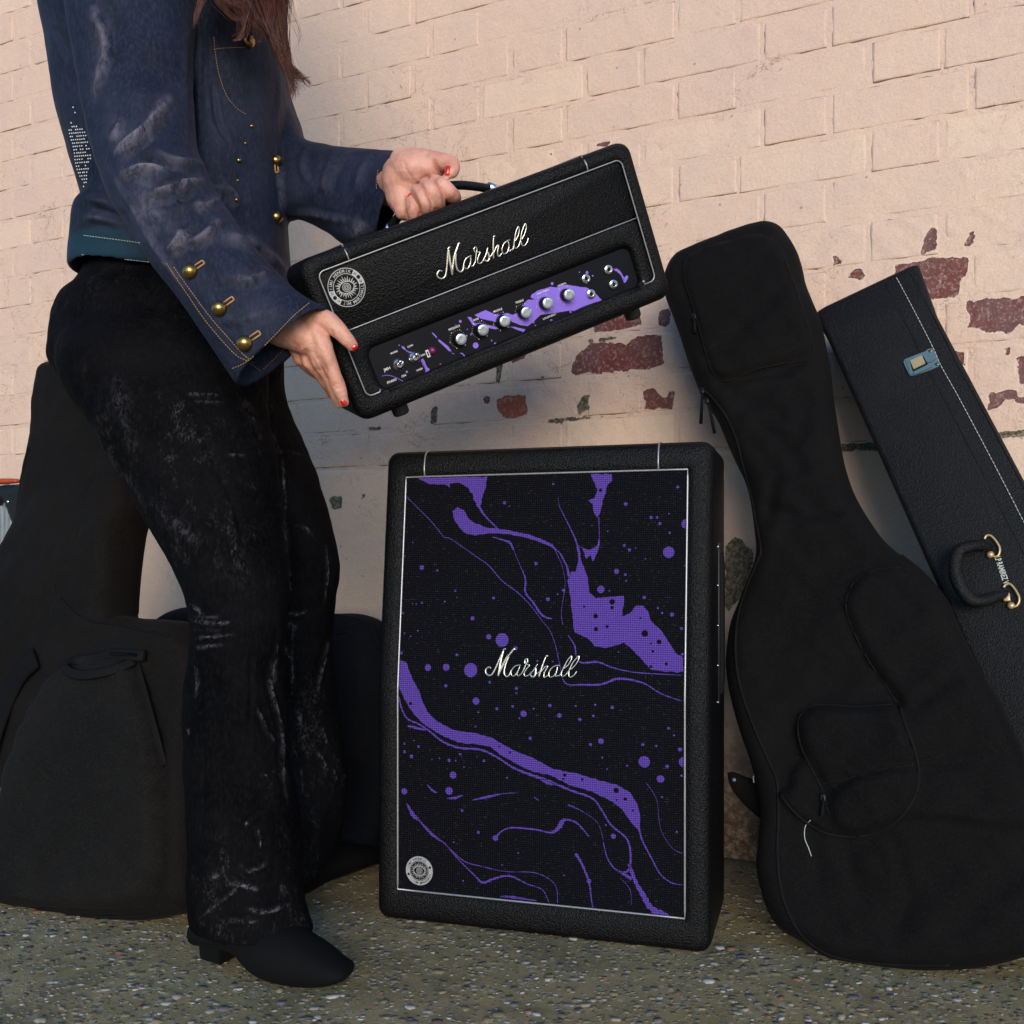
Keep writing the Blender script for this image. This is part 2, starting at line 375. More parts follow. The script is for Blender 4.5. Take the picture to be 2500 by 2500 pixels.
def m_ground():
    t = NT('exposed_aggregate_concrete'); pos = t.n('NewGeometry').outputs[0]
    big = t.noise(1.6, 4, .6, pos); mid = t.noise(14, 5, .65, pos); f = t.noise(300, 4, .7, pos)
    c = t.mix(t.sstep(big, .3, .7), (.33, .255, .105), (.50, .365, .185))
    c = t.mix(t.math('MULTIPLY', t.sstep(mid, .4, .7), .7), c, (.22, .19, .08))
    c = t.mix(t.math('MULTIPLY', t.sstep(f, .42, .7), .6), c, (.54, .42, .22))
    v2 = t.n('TexVoronoi', {'Vector': pos, 'Scale': 95.0}); s2 = t.n('SeparateColor', {0: v2.outputs[1]})
    m2 = t.math('MULTIPLY', t.math('SUBTRACT', 1.0, t.sstep(t.math('ADD', v2.outputs[0], t.math('MULTIPLY', f, .25)), .45, .56)), t.sstep(s2.outputs[0], .25, .3))
    c2_ = t.mix(s2.outputs[1], (.17, .145, .13), (.42, .33, .19)); c2_ = t.mix(t.sstep(s2.outputs[2], .82, .86), c2_, (.60, .53, .42)); c2_ = t.mix(t.math('SUBTRACT', 1.0, t.sstep(s2.outputs[2], .14, .18)), c2_, (.13, .10, .085)); c = t.mix(t.math('MULTIPLY', m2, .55), c, c2_)
    dirt = t.sstep(t.noise(3.1, 6, .7, pos, .6), .46, .62); c = t.mix(t.math('MULTIPLY', dirt, .45), c, (.12, .105, .055))
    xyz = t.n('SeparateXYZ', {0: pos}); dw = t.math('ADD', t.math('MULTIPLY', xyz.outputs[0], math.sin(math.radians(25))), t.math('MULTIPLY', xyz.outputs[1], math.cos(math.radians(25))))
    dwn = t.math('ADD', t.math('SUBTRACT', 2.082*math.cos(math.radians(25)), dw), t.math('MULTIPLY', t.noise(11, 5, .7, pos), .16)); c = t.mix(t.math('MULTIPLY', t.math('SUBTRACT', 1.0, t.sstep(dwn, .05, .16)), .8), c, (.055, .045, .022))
    vc = t.n('TexVoronoi', {'Vector': pos, 'Scale': 150.0}); sepc = t.n('SeparateColor', {0: vc.outputs[1]})
    chip = t.math('MULTIPLY', t.math('SUBTRACT', 1.0, t.sstep(vc.outputs[0], .30, .36)), t.sstep(sepc.outputs[0], .55, .6))
    cc = t.mix(sepc.outputs[1], (.15, .12, .085), (.5, .42, .30)); c = t.mix(t.math('MULTIPLY', chip, .8), c, cc)
    t.set_b(color=c, rough=.66, spec=.35, normal=t.bump(t.math('ADD', f, t.math('MULTIPLY', mid, 2.0)), .5, .002)); return t.m
M['ground'] = m_ground()
def m_chip():
    t = NT('aggregate_stones'); a = t.attr('tone')
    r = t.n('ValToRGB', {0: a}); cr_ = r.color_ramp; cr_.interpolation = 'CONSTANT'
    stops = [(0, (.14, .105, .08)), (.12, (.22, .20, .17)), (.30, (.36, .29, .16)), (.50, (.27, .23, .12)), (.64, (.44, .39, .29)), (.78, (.20, .18, .18)), (.86, (.68, .62, .53)), (.945, (.34, .15, .08)), (.975, (.15, .19, .12))]
    while len(cr_.elements) < len(stops): cr_.elements.new(.5)
    for e, (p_, c_) in zip(cr_.elements, stops): e.position = p_; e.color = c_+(1,)
    c = t.mix(t.math('MULTIPLY', t.noise(500, 2), .5), r.outputs[0], (.10, .09, .06))
    t.set_b(color=c, rough=.5, spec=.4); return t.m
M['chip'] = m_chip()
#SECTION_WALL

# ------------------------------------------------------------------ ground
HAZ = 2.082; YAW = math.radians(25.0)
WF = Frame((0, HAZ, 0), (math.cos(YAW), -math.sin(YAW), 0), (0, 0, 1))     # wall plane: u along it, z up
gv = []; gf = []
xs = np.concatenate([[-60, -20, -8], np.linspace(-3, 3, 25), [8, 20, 60]]); n = len(xs)
for yy in xs:
    for xx in xs: gv.append((xx, yy+1, 0))
for i in range(n-1):
    for j in range(n-1): gf.append((i*n+j, i*n+j+1, (i+1)*n+j+1, (i+1)*n+j))
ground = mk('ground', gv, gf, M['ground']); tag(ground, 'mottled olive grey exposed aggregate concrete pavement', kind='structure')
def make_chips(N):
    """small flattened stones set into the concrete, one joined mesh"""
    g = np.random.default_rng(3)
    x = g.uniform(-1.35, 1.15, N*3); y = 1.05+g.uniform(0, 1, N*3)**1.3*2.1
    lim = HAZ-x*math.tan(YAW)-.02; ok = (y < lim); x = x[ok][:N]; y = y[ok][:N]; N = len(x)
    a = np.array([(math.cos(k*math.pi/3), math.sin(k*math.pi/3)) for k in range(6)])
    r = np.clip(g.lognormal(math.log(.0034), .48, N), .0012, .0105); an = g.uniform(0, 6.28, N); asp = g.uniform(.5, 1, N); hh = r*g.uniform(.04, .22, N)
    jit = g.uniform(.75, 1.2, (N, 6)); ca, sa = np.cos(an)[:, None], np.sin(an)[:, None]
    px = a[:, 0][None]*jit*r[:, None]; py = a[:, 1][None]*jit*(r*asp)[:, None]
    X = px*ca-py*sa; Y = px*sa+py*ca
    lo = np.stack([X+x[:, None], Y+y[:, None], np.full_like(X, -.001)], 2)
    up = np.stack([X*.72+x[:, None], Y*.72+y[:, None], np.repeat(hh[:, None], 6, 1)], 2)
    V = np.concatenate([lo, up], 1).reshape(-1, 3); Fc = []
    base = np.arange(N)*12
    for k in range(6):
        j = (k+1) % 6; Fc.append(np.stack([base+k, base+j, base+6+j, base+6+k], 1))
    quads = np.concatenate(Fc); tops = np.stack([base+6+k for k in range(6)], 1)
    me = bpy.data.meshes.new('aggregate_stones')
    nq, ntp = len(quads), len(tops)
    me.vertices.add(len(V)); me.vertices.foreach_set('co', V.ravel())
    me.loops.add(nq*4+ntp*6); me.loops.foreach_set('vertex_index', np.concatenate([quads.ravel(), tops.ravel()]))
    me.polygons.add(nq+ntp); me.polygons.foreach_set('loop_start', np.concatenate([np.arange(nq)*4, nq*4+np.arange(ntp)*6]))
    me.update(calc_edges=True)
    at = me.attributes.new('tone', 'FLOAT', 'POINT'); at.data.foreach_set('value', np.repeat(g.uniform(0, 1, N), 12).astype(np.float32))
    return link_mesh('aggregate_stones', me, M['chip'], ground)
tag(make_chips(26000), None, kind='stuff')

# ------------------------------------------------------------------ painted brick wall (Flemish bond)
wall = empty('brick_wall', WF.M); tag(wall, 'cream painted brick wall with flaking paint showing red bricks, above a smooth rendered base', 'wall')
A4 = (.3209, 1880, 400); A5 = (.207, 2100, 800); A6 = (.3882, 900, 700)
red = [sc([(950, 760), (1060, 748), (1260, 715), (1490, 715), (1515, 740), (1510, 800), (1475, 860), (1430, 885), (1435, 960), (1415, 1010), (1200, 1030), (950, 1045)], *A4),
 sc([(1490, 1045), (1660, 1025), (1930, 1015), (2040, 1010), (2040, 1270), (1890, 1210), (1800, 1290), (1740, 1270), (1640, 1275), (1580, 1240), (1500, 1240), (1530, 1170), (1500, 1110)], *A4),
 sc([(1260, 460), (1275, 580), (1265, 640), (1145, 700), (1190, 560), (1220, 490)], *A4),
 sc([(1525, 525), (1558, 532), (1552, 580), (1520, 632), (1478, 632), (1510, 570)], *A4),
 sc([(490, 680), (575, 740), (485, 772)], *A4), sc([(575, 848), (670, 800), (740, 845), (700, 880), (600, 862)], *A4),
 sc([(1100, 285), (1225, 290), (1228, 440), (1100, 430)], *A5), sc([(1730, 235), (1785, 240), (1780, 285), (1720, 335)], *A5),
 sc([(1870, 345), (2090, 345), (2090, 655), (1880, 655), (1860, 500)], *A5),
 sc([(1510, 770), (1780, 740), (1840, 730), (1862, 800), (2020, 820), (2020, 900), (1900, 905), (1800, 830), (1700, 830), (1640, 920), (1500, 975), (1480, 940), (1530, 880)], *A5),
 sc([(1265, 542), (1310, 430), (1390, 362), (1500, 350), (1620, 362), (1700, 318), (1840, 308), (1852, 490), (1800, 512), (1620, 527), (1500, 542), (1300, 552)], *A6),
 sc([(1415, 292), (1415, 150), (1705, 110), (1712, 243), (1600, 268)], *A6), sc([(1828, 150), (1905, 138), (1892, 240), (1860, 256), (1820, 240)], *A6),
 sc([(720, 680), (762, 698), (756, 742), (720, 735)], *A6), sc([(1730, 648), (1790, 635), (1850, 692), (1885, 690), (1895, 650), (1930, 650), (1925, 722), (1910, 767), (1740, 767)], *A6),
 sc([(860, 430), (1005, 395), (985, 450), (905, 482)], *A6), sc([(570, 1135), (680, 1105), (650, 1140), (575, 1145)], .3106, 1280, 0), sc([(185, 1210), (215, 1200), (210, 1225)], .3106, 1280, 0)]
orange = [sc([(800, 715), (870, 680), (990, 683), (985, 730), (1000, 802), (930, 822), (860, 826), (800, 772)], *A6)]
grey = [sc([(1345, 690), (1380, 678), (1382, 772), (1318, 812), (1312, 750)], *A6), sc([(805, 470), (852, 448), (836, 602), (806, 612)], *A6),
 sc([(1440, 322), (1555, 312), (1562, 332), (1450, 346)], *A6), sc([(1345, 345), (1410, 330), (1405, 352), (1350, 358)], *A6), sc([(390, 772), (430, 760), (430, 860), (388, 862)], *A6),
 sc([(1600, 1235), (1920, 1198), (2100, 1195), (2100, 1260), (1800, 1292), (1640, 1300)], *A5), sc([(1085, 565), (1115, 560), (1110, 590), (1085, 585)], *A6), sc([(1790, 570), (1825, 558), (1820, 592)], *A6),
 [(1772, 1330), (1800, 1308), (1842, 1350), (1832, 1420), (1800, 1470), (1770, 1500)], [(803, 1215), (838, 1211), (836, 1240), (812, 1246)], [(880, 1210), (893, 1206), (888, 1222)],
 sc([(0, 885), (75, 882), (75, 900), (0, 905)], *A6), sc([(1110, 850), (1150, 828), (1510, 805), (1330, 835), (1215, 850), (1222, 900), (1205, 860)], *A6), [(2055, 1083), (2150, 1080), (2150, 1100), (2060, 1102)]]
redU = [WF.uvs(p) for p in red]; orU = [WF.uvs(p) for p in orange]; grU = [WF.uvs(p) for p in grey]
def masks(U, Z):
    f = np.full(U.shape, -.05); o = np.zeros(U.shape); g = np.full(U.shape, -.05)
    for p in redU: f = np.maximum(f, sdf(U, Z, p))
    for p in orU:
        s_ = sdf(U, Z, p); f = np.maximum(f, s_); o = np.where(s_ > -.012, 1.0, o)
    for p in grU: g = np.maximum(g, sdf(U, Z, p))
    return f, o, g
BH = .0797; B0 = .222+CAMH; NR = 18; PITCH = .3526; SW = .2336; JT = .0078
U0, U1 = -1.72, 1.06; ZT = B0+NR*BH
def facegrid(w_, h_, nx, nz, seed, u0=0, z0=0, thick=.014):
    """brick front as a grid with soft uneven arrises, plus sides"""
    g = np.random.default_rng(seed)
    def par(n_, L_): c = np.array([0, .0007, .0016, .0030, .0055])/L_; return np.concatenate([c, np.linspace(.010/L_, 1-.010/L_, n_), 1-c[::-1]])
    X, Z = np.meshgrid(par(nx, w_), par(nz, h_)); nx += 10; nz += 10; X = X.ravel(); Z = Z.ravel()
    ex = np.minimum(X, 1-X)*w_; ez = np.minimum(Z, 1-Z)*h_
    u = X*w_; z = Z*h_; q = np.stack([u*9+seed, z*9], 1)
    wob = waves(np.stack([u, z], 1), 5, 8, 30, seed)*.0007
    ed = np.minimum(ex, ez)
    y = wob+np.where(ed < .0030, (1-np.clip(ed/.0030, 0, 1))**1.4*.0024, 0)
    onx = (X < 1e-6) | (X > 1-1e-6); onz = (Z < 1e-6) | (Z > 1-1e-6)
    u = u+np.where(onx, waves(np.stack([z], 1), 4, 10, 40, seed+1)*.0009, 0); z = z+np.where(onz, waves(np.stack([u], 1), 5, 6, 30, seed+2)*.0010, 0)
    V = np.stack([u, y, z], 1); Fc = []
    for i in range(nz-1):
        for j in range(nx-1): a = i*nx+j; Fc.append((a, a+1, a+nx+1, a+nx))
    loop = [j for j in range(nx)]+[i*nx+nx-1 for i in range(1, nz)]+[(nz-1)*nx+j for j in range(nx-2, -1, -1)]+[i*nx for i in range(nz-2, 0, -1)]
    nb = len(V); V = np.concatenate([V, V[loop]*[1, 0, 1]+[0, thick, 0]])
    for k in range(len(loop)):
        k2 = (k+1) % len(loop); Fc.append((loop[k2], loop[k], nb+k, nb+k2))
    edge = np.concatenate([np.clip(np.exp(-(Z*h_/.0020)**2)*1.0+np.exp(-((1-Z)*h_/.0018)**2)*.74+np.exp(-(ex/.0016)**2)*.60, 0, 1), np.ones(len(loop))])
    return V, Fc, edge
def xg(n_, w_): return n_
variants = {}
for kind, w_ in (('s', SW-JT), ('h', PITCH-SW-JT)):
    for v in range(8 if kind == 's' else 6):
        V, Fc, e = facegrid(w_, BH-JT, 18 if kind == 's' else 9, 6, 10*v+(1 if kind == 's' else 300))
        me = bpy.data.meshes.new('brick'); me.from_pydata([tuple(q) for q in V], [], Fc); me.update(); me.polygons.foreach_set('use_smooth', np.ones(len(me.polygons), bool))
        for k, a in (('edge', e), ('flake', np.full(len(V), -.05)), ('grey', np.full(len(V), -.05)), ('orange', np.zeros(len(V)))):
            at = me.attributes.new(k, 'FLOAT', 'POINT'); at.data.foreach_set('value', a.astype(np.float32))
        me.materials.append(M['wall']); variants.setdefault(kind, []).append(me)
far = MB(); farA = []; nb_ = 0
for r in range(-0, NR+8):
    off = .165 if r % 2 else 0.0         # left end of a header on this course
    k0 = int(math.floor((-4.0-off)/PITCH)); k1 = int(math.ceil((3.2-off)/PITCH))
    for k in range(k0, k1):
        for kind, ub, w_ in (('h', off+k*PITCH, PITCH-SW-JT), ('s', off+k*PITCH+PITCH-SW, SW-JT)):
            z = B0+r*BH; inside = (r < NR and ub+w_ > U0 and ub < U1)
            if not inside:
                V, Fc = boxgeo(ub, ub+w_, 0, .014, z, z+BH-JT); far.add(V, Fc); continue
            jx = random.uniform(-.002, .002); jz = random.uniform(-.0014, .0014); jy = random.uniform(-.0009, .0009)
            uu = np.array([ub+w_*t for t in np.linspace(-.05, 1.05, 12)]); zz = np.array([z+(BH-JT)*t for t in np.linspace(-.1, 1.1, 6)])
            UU, ZZ = np.meshgrid(uu, zz); f, o, g = masks(UU.ravel(), ZZ.ravel())
            if max(f.max(), g.max()) > -.004:
                V, Fc, e = facegrid(w_, BH-JT, max(8, int(w_/.0045)), 15, r*50+k+2000)
                f, o, g = masks(V[:, 0]+ub, V[:, 2]+z)
                V[:, 1] += np.clip(np.maximum(f, g*0-1)/.0015, 0, 1)*.0012
                b = mk('brick', V, Fc, M['wall'], wall, attrs=dict(edge=e, flake=f, grey=g, orange=o))
            else: 
                ms = variants[kind]; b = link_mesh('brick', ms[random.randrange(len(ms))], None, wall)
            b.location = (ub+jx, jy, z+jz); nb_ += 1
print('bricks', nb_)
outer = far.build('brick', M['wall'], wall, smooth=False); tag(outer, None, kind='stuff')
for k, v_ in (('edge', 0.0), ('flake', -.05), ('grey', -.05), ('orange', 0.0)):
    at = outer.data.attributes.new(k, 'FLOAT', 'POINT'); at.data.foreach_set('value', np.full(len(outer.data.vertices), v_, np.float32))
def sheet(name, u0, u1, z0, z1, du, dz, yf, mat):
    nx = int((u1-u0)/du)+2; nz = int((z1-z0)/dz)+2
    U, Z = np.meshgrid(np.linspace(u0, u1, nx), np.linspace(z0, z1, nz)); U = U.ravel(); Z = Z.ravel()
    f, o, g = masks(U, Z); y = yf(U, Z); V = np.stack([U, y, Z], 1)
    I = (np.arange(nz-1)[:, None]*nx+np.arange(nx-1)[None]).ravel(); Fc = np.stack([I, I+1, I+nx+1, I+nx], 1).tolist()
    return mk(name, V, Fc, mat, wall, attrs=dict(edge=np.zeros(len(U)), flake=f, grey=g, orange=o))
sheet('mortar', U0-.02, U1+.02, B0-.01, ZT, .006, .006, lambda U, Z: .0011+waves(np.stack([U, Z*2], 1), 6, 3, 20, 5)*.0006, M['joint'])
sheet('mortar', -4.2, U0-.02, B0-.01, B0+26*BH, .2, .2, lambda U, Z: .003+U*0, M['joint'])
sheet('mortar', U1+.02, 3.4, B0-.01, B0+26*BH, .2, .2, lambda U, Z: .003+U*0, M['joint'])
sheet('mortar', U0-.02, U1+.02, ZT, B0+26*BH, .2, .2, lambda U, Z: .003+U*0, M['joint'])
def plinthy(U, Z):
    y = -.0025+waves(np.stack([U, Z], 1), 8, 1, 9, 8)*.0012
    top = B0-.004-Z+waves(np.stack([U], 1), 6, 5, 30, 4)*.0016
    y = y+np.where(top < .006, (1-np.clip(top/.006, 0, 1))**2*.009, 0)
    # faint courses of the brickwork telegraphing through the render
    for k in range(1, 5): y = y+np.exp(-((Z-(B0-k*BH*1.9))/.006)**2)*.0012
    return y
pl = sheet('render_plinth', -4.2, 3.4, -.02, B0-.0005, .012, .008, plinthy, M['render'])
lum = sheet('ledge', U0, U1, B0-.006, B0+.0005, .01, .003, lambda U, Z: .004+0*U, M['joint'])
lum.data.attributes['edge'].data.foreach_set('value', np.full(len(lum.data.vertices), .9, np.float32))
# solid core behind the facing
V, Fc = boxgeo(-4.2, 3.4, .013, .26, -.05, B0+26*BH+.02); mk('wall_core', V, Fc, M['joint'], wall, smooth=False)
#SECTION_AMPS

# ------------------------------------------------------------------ flat print helpers (thin raised shapes in a local xz plane, y towards viewer negative)
def clipz(poly, zc, keep_above):
    out = []; n = len(poly)
    for i in range(n):
        a, b = poly[i], poly[(i+1) % n]; ia = (a[1] >= zc) == keep_above; ib = (b[1] >= zc) == keep_above
        if ia: out.append(a)
        if ia != ib:
            t = (zc-a[1])/(b[1]-a[1]+1e-15); out.append((a[0]+(b[0]-a[0])*t, zc))
    return out
def addpoly(mb, poly, yf, zc=None):
    if zc is not None and min(p[1] for p in poly) < zc < max(p[1] for p in poly):
        for ab in (True, False):
            q = clipz(poly, zc, ab)
            if len(q) > 2: addpoly(mb, q, yf)
        return
    V = [(p[0], yf(p[1]), p[1]) for p in poly]
    tri = tessellate_polygon([[Vector((p[0], p[1], 0)) for p in poly]])
    Fc = []
    for t in tri:
        a, b, c = (poly[i] for i in t)
        s_ = (b[0]-a[0])*(c[1]-a[1])-(b[1]-a[1])*(c[0]-a[0])
        if abs(s_) < 1e-12: continue
        Fc.append(tuple(t) if s_ > 0 else tuple(t[::-1]))
    mb.add(V, Fc)
def rough_poly(poly, seed=0, amp=.0006, step=.003):
    """subdivide and jitter an outline so that it reads as poured paint"""
    g = np.random.default_rng(seed); out = []; n = len(poly)
    for i in range(n):
        a = np.array(poly[i]); b = np.array(poly[(i+1) % n]); L = np.linalg.norm(b-a); m = max(1, int(L/step))
        nn = np.array([b[1]-a[1], a[0]-b[0]])/(L+1e-9)
        for k in range(m):
            j = g.normal()*amp if k else g.normal()*amp*.3
            out.append(tuple(a+(b-a)*k/m+nn*j))
    return out
def stroke(mb, pts, w_, yf, zc=None, n=5, taper=True):
    c = cr(pts, n); m = len(c); ws = np.interp(np.linspace(0, 1, m), np.linspace(0, 1, len(w_)), w_) if not np.isscalar(w_) else np.full(m, float(w_))
    if taper and np.isscalar(w_): ws = ws*np.clip(np.minimum(np.arange(m), np.arange(m)[::-1])/3+.25, 0, 1)
    L = []; R = []
    for i in range(m):
        t = c[min(i+1, m-1)]-c[max(i-1, 0)]; t = t/(np.linalg.norm(t)+1e-12); nn = np.array([-t[1], t[0]])
        ww = ws[i]*(1+.25*math.sin(i*2.3+pts[0][0]*900)); L.append(c[i]+nn*ww/2); R.append(c[i]-nn*ww/2)
    V = []; Fc = []
    for i in range(m): V += [(L[i][0], yf(L[i][1]), L[i][1]), (R[i][0], yf(R[i][1]), R[i][1])]
    for i in range(m-1): Fc.append((2*i+1, 2*i+3, 2*i+2, 2*i))
    mb.add(V, Fc)
def disc(mb, c, r, yf, n=18, r0=0.0, a0=0, a1=2*math.pi):
    V = []; Fc = []
    if r0 <= 0:
        V = [(c[0]+r*math.cos(a0+(a1-a0)*k/n), yf(c[1]+r*math.sin(a0+(a1-a0)*k/n)), c[1]+r*math.sin(a0+(a1-a0)*k/n)) for k in range(n)]
        mb.add(V, [tuple(range(n))])
    else:
        full = abs(a1-a0-2*math.pi) < 1e-6; m = n if full else n+1
        for k in range(m):
            a = a0+(a1-a0)*k/n
            for rr in (r, r0): V.append((c[0]+rr*math.cos(a), yf(c[1]+rr*math.sin(a)), c[1]+rr*math.sin(a)))
        for k in range(n if full else n):
            j = (k+1) % m; Fc.append((2*k, 2*j, 2*j+1, 2*k+1))
        mb.add(V, Fc)
_tc = {}
def text_geo(s, bold=.012):
    if (s, bold) in _tc: return _tc[(s, bold)]
    cu = bpy.data.curves.new('lettering', 'FONT'); cu.body = s; cu.size = 1.0; cu.align_x = 'CENTER'; cu.align_y = 'CENTER'; cu.offset = bold; cu.fill_mode = 'FRONT'; cu.resolution_u = 3
    o = bpy.data.objects.new('lettering', cu); COL.objects.link(o)
    dg = bpy.context.evaluated_depsgraph_get(); me = bpy.data.meshes.new_from_object(o.evaluated_get(dg))
    V = np.array([v.co[:] for v in me.vertices]) if len(me.vertices) else np.zeros((0, 3)); Fc = [tuple(p.vertices) for p in me.polygons]
    bpy.data.objects.remove(o); bpy.data.curves.remove(cu); bpy.data.meshes.remove(me)
    if len(V):
        cap = V[:, 1].max()-V[:, 1].min(); V = V-[(V[:, 0].max()+V[:, 0].min())/2, (V[:, 1].max()+V[:, 1].min())/2, 0]; V = V/cap
    _tc[(s, bold)] = (V, Fc); return V, Fc
def text(mb, s, c, h, yf, ang=0.0, sx=1.0, bold=.012):
    V, Fc = text_geo(s, bold); ca, sa = math.cos(ang), math.sin(ang)
    W = []
    for x, y, _ in V:
        x *= h*sx; y *= h; X = c[0]+x*ca-y*sa; Z = c[1]+x*sa+y*ca; W.append((X, yf(Z), Z))
    mb.add(W, Fc)
def arc_text(mb, s, c, r, h, yf, mid, span, top=True):
    """letters along a circle; mid = middle angle, top: reads clockwise with heads outward"""
    n = len(s)
    for i, ch in enumerate(s):
        if ch == ' ': continue
        f_ = (i+.5)/n-.5
        a = mid-f_*span if top else mid+f_*span
        text(mb, ch, (c[0]+r*math.cos(a), c[1]+r*math.sin(a)), h, yf, a-math.pi/2 if top else a+math.pi/2)
def emblem(mb, c, R, yf, solid=None, dark=None):
    if solid is None:
        disc(mb, c, R, yf, 64, R*.965); disc(mb, c, R*.715, yf, 56, R*.685); L = mb; D = None
    else:
        disc(solid, c, R, yf, 64, R*.70); disc(solid, c, R*.66, yf, 48, R*.63)
        L = dark
    y2 = (lambda z: yf(z)-.0002)
    arc_text(L, 'JIMI HENDRIX', c, R*.835, R*.155, y2, math.radians(113), math.radians(118), True)
    arc_text(L, 'JIM MARSHALL', c, R*.835, R*.155, y2, math.radians(293), math.radians(118), False)
    for a0 in (0, 180):
        a_, b_ = math.radians(a0-6), math.radians(a0+46)
        if solid is None:
            disc(mb, c, R*.965, yf, 14, R*.715, a_, b_)
            if dark is not None:
                disc(dark, (c[0]+R*.84*math.cos((a_+b_)/2), c[1]+R*.84*math.sin((a_+b_)/2)), R*.105, y2, 14)
                for s_, q in ((('20', .17), ('26', .83)) if a0 == 0 else (('19', .17), ('62', .83))):
                    aa = b_+(a_-b_)*q; text(dark, s_, (c[0]+R*.84*math.cos(aa), c[1]+R*.84*math.sin(aa)), R*.12, y2, aa-math.pi/2 if a0 == 0 else aa+math.pi/2)
        else:
            disc(dark, (c[0]+R*.84*math.cos((a_+b_)/2), c[1]+R*.84*math.sin((a_+b_)/2)), R*.09, y2, 12)
    T_ = mb if solid is None else solid
    for k in range(24):
        a = 2*math.pi*k/24; L_ = .64 if k % 2 == 0 else .55
        base = (.40 if abs(math.cos(a)) > .75 else .34)
        da = math.radians(5.2)
        pts = [(c[0]+R*base*math.cos(a-da), c[1]+R*base*math.sin(a-da)), (c[0]+R*(base+.12)*math.cos(a+.02), c[1]+R*(base+.12)*math.sin(a+.02)),
               (c[0]+R*L_*math.cos(a+.07), c[1]+R*L_*math.sin(a+.07)), (c[0]+R*(base+.1)*math.cos(a+.11), c[1]+R*(base+.1)*math.sin(a+.11)), (c[0]+R*base*math.cos(a+da), c[1]+R*base*math.sin(a+da))]
        addpoly(T_, pts, yf)
    # eye: two lids and concentric rings
    for s_ in (1, -1):
        stroke(T_, [(c[0]+R*.42*math.cos(t), c[1]+s_*R*.30*math.sin(t)**1.2) for t in np.linspace(0.001, math.pi-.001, 9)], R*.045, yf, taper=False, n=3)
    for r_ in (.23, .15, .075): disc(T_, c, R*r_, yf, 28, R*(r_-.032))

script_px = [
 [(190, 1045), (150, 1035), (115, 1080), (122, 1135), (180, 1160), (238, 1125), (262, 1010), (275, 850), (288, 690), (322, 662)],
 [(290, 700), (305, 860), (333, 1000), (350, 1105)], [(350, 1075), (362, 960), (385, 800), (425, 680), (455, 600), (468, 618)], [(410, 750), (405, 890), (425, 1010), (478, 1055), (518, 1020), (532, 930)],
 [(655, 800), (625, 808), (565, 850), (532, 940), (560, 1003), (610, 985), (640, 890), (642, 820), (640, 900), (640, 955), (672, 968)],
 [(672, 968), (712, 900), (726, 780), (738, 700), (718, 664), (690, 695), (710, 745), (760, 742), (790, 745), (760, 820), (748, 895), (778, 925), (825, 895)],
 [(825, 895), (880, 785), (912, 668)], [(902, 740), (926, 800), (930, 855), (895, 888), (858, 868)],
 [(925, 840), (985, 760), (998, 640), (1003, 500), (1032, 494)], [(1000, 510), (994, 700), (1000, 850)], [(1000, 770), (1045, 660), (1080, 640), (1062, 750), (1082, 815), (1135, 760)],
 [(1262, 552), (1225, 562), (1162, 615), (1132, 710), (1162, 772), (1220, 740), (1242, 650), (1232, 580), (1245, 655), (1248, 730), (1285, 700)],
 [(1275, 708), (1310, 685), (1330, 560), (1352, 430), (1390, 342), (1405, 400), (1385, 490), (1338, 572)], [(1322, 600), (1335, 680), (1380, 668), (1415, 610)],
 [(1390, 655), (1425, 560), (1445, 430), (1500, 296), (1516, 360), (1488, 460), (1445, 545)], [(1432, 570), (1450, 635), (1490, 640), (1530, 585), (1548, 520)]]
script_wd = [1.6, 2.2, 1.9, 1.6, 1.1, 1.2, 1.2, 1.9, 1.2, 1.5, 1.2, 1.1, 1.1, 1.1, 1.1, 1.2]

# ------------------------------------------------------------------ amplifier head
Rm = np.array([[0.89060234, -0.31143992, -0.3314101], [0.20120116, 0.92335024, -0.32702052], [0.40785484, 0.22456515, 0.88499996]])
HF = Frame((-0.02283618, 1.38236711, 0.39883983+CAMH), Rm[:, 0], Rm[:, 2])
head = empty('amplifier_head', HF.M); tag(head, 'black vinyl amplifier head held tilted in both hands, with purple splashed control panel', 'amplifier')
hw, hz = .2275, .0861
def hr(dx, dz0, dz1, r, y): return rrect(hw+dx, -hz-dz0, hz+dz1, r, y)
shell = [hr(-.03, .0, -.01, .01, .190), hr(.006, .018, .008, .02, .188), hr(.016, .027, .018, .018, .175), hr(.0215, .031, .022, .019, .160), hr(.0215, .031, .022, .019, .015),
         hr(.0204, .0299, .0209, .018, .007), hr(.017, .026, .0175, .016, .001), hr(.0085, .016, .009, .016, -.0016), hr(.0012, .0012, .0012, .012, .0002), hr(-.0008, -.0008, -.0008, .011, .0045)]
V, Fc = rings(shell, True, False); mk('cabinet_shell', V, Fc, M['vinyl'], head)
zm = .0043
# upper vinyl panel
V, Fc = rings([rrect(hw, zm+.0005, hz+.001, .010, .0042), rrect(hw-.002, zm+.002, hz-.001, .010, .0026)], False, True); mk('upper_panel', V, Fc, M['vinyl'], head)
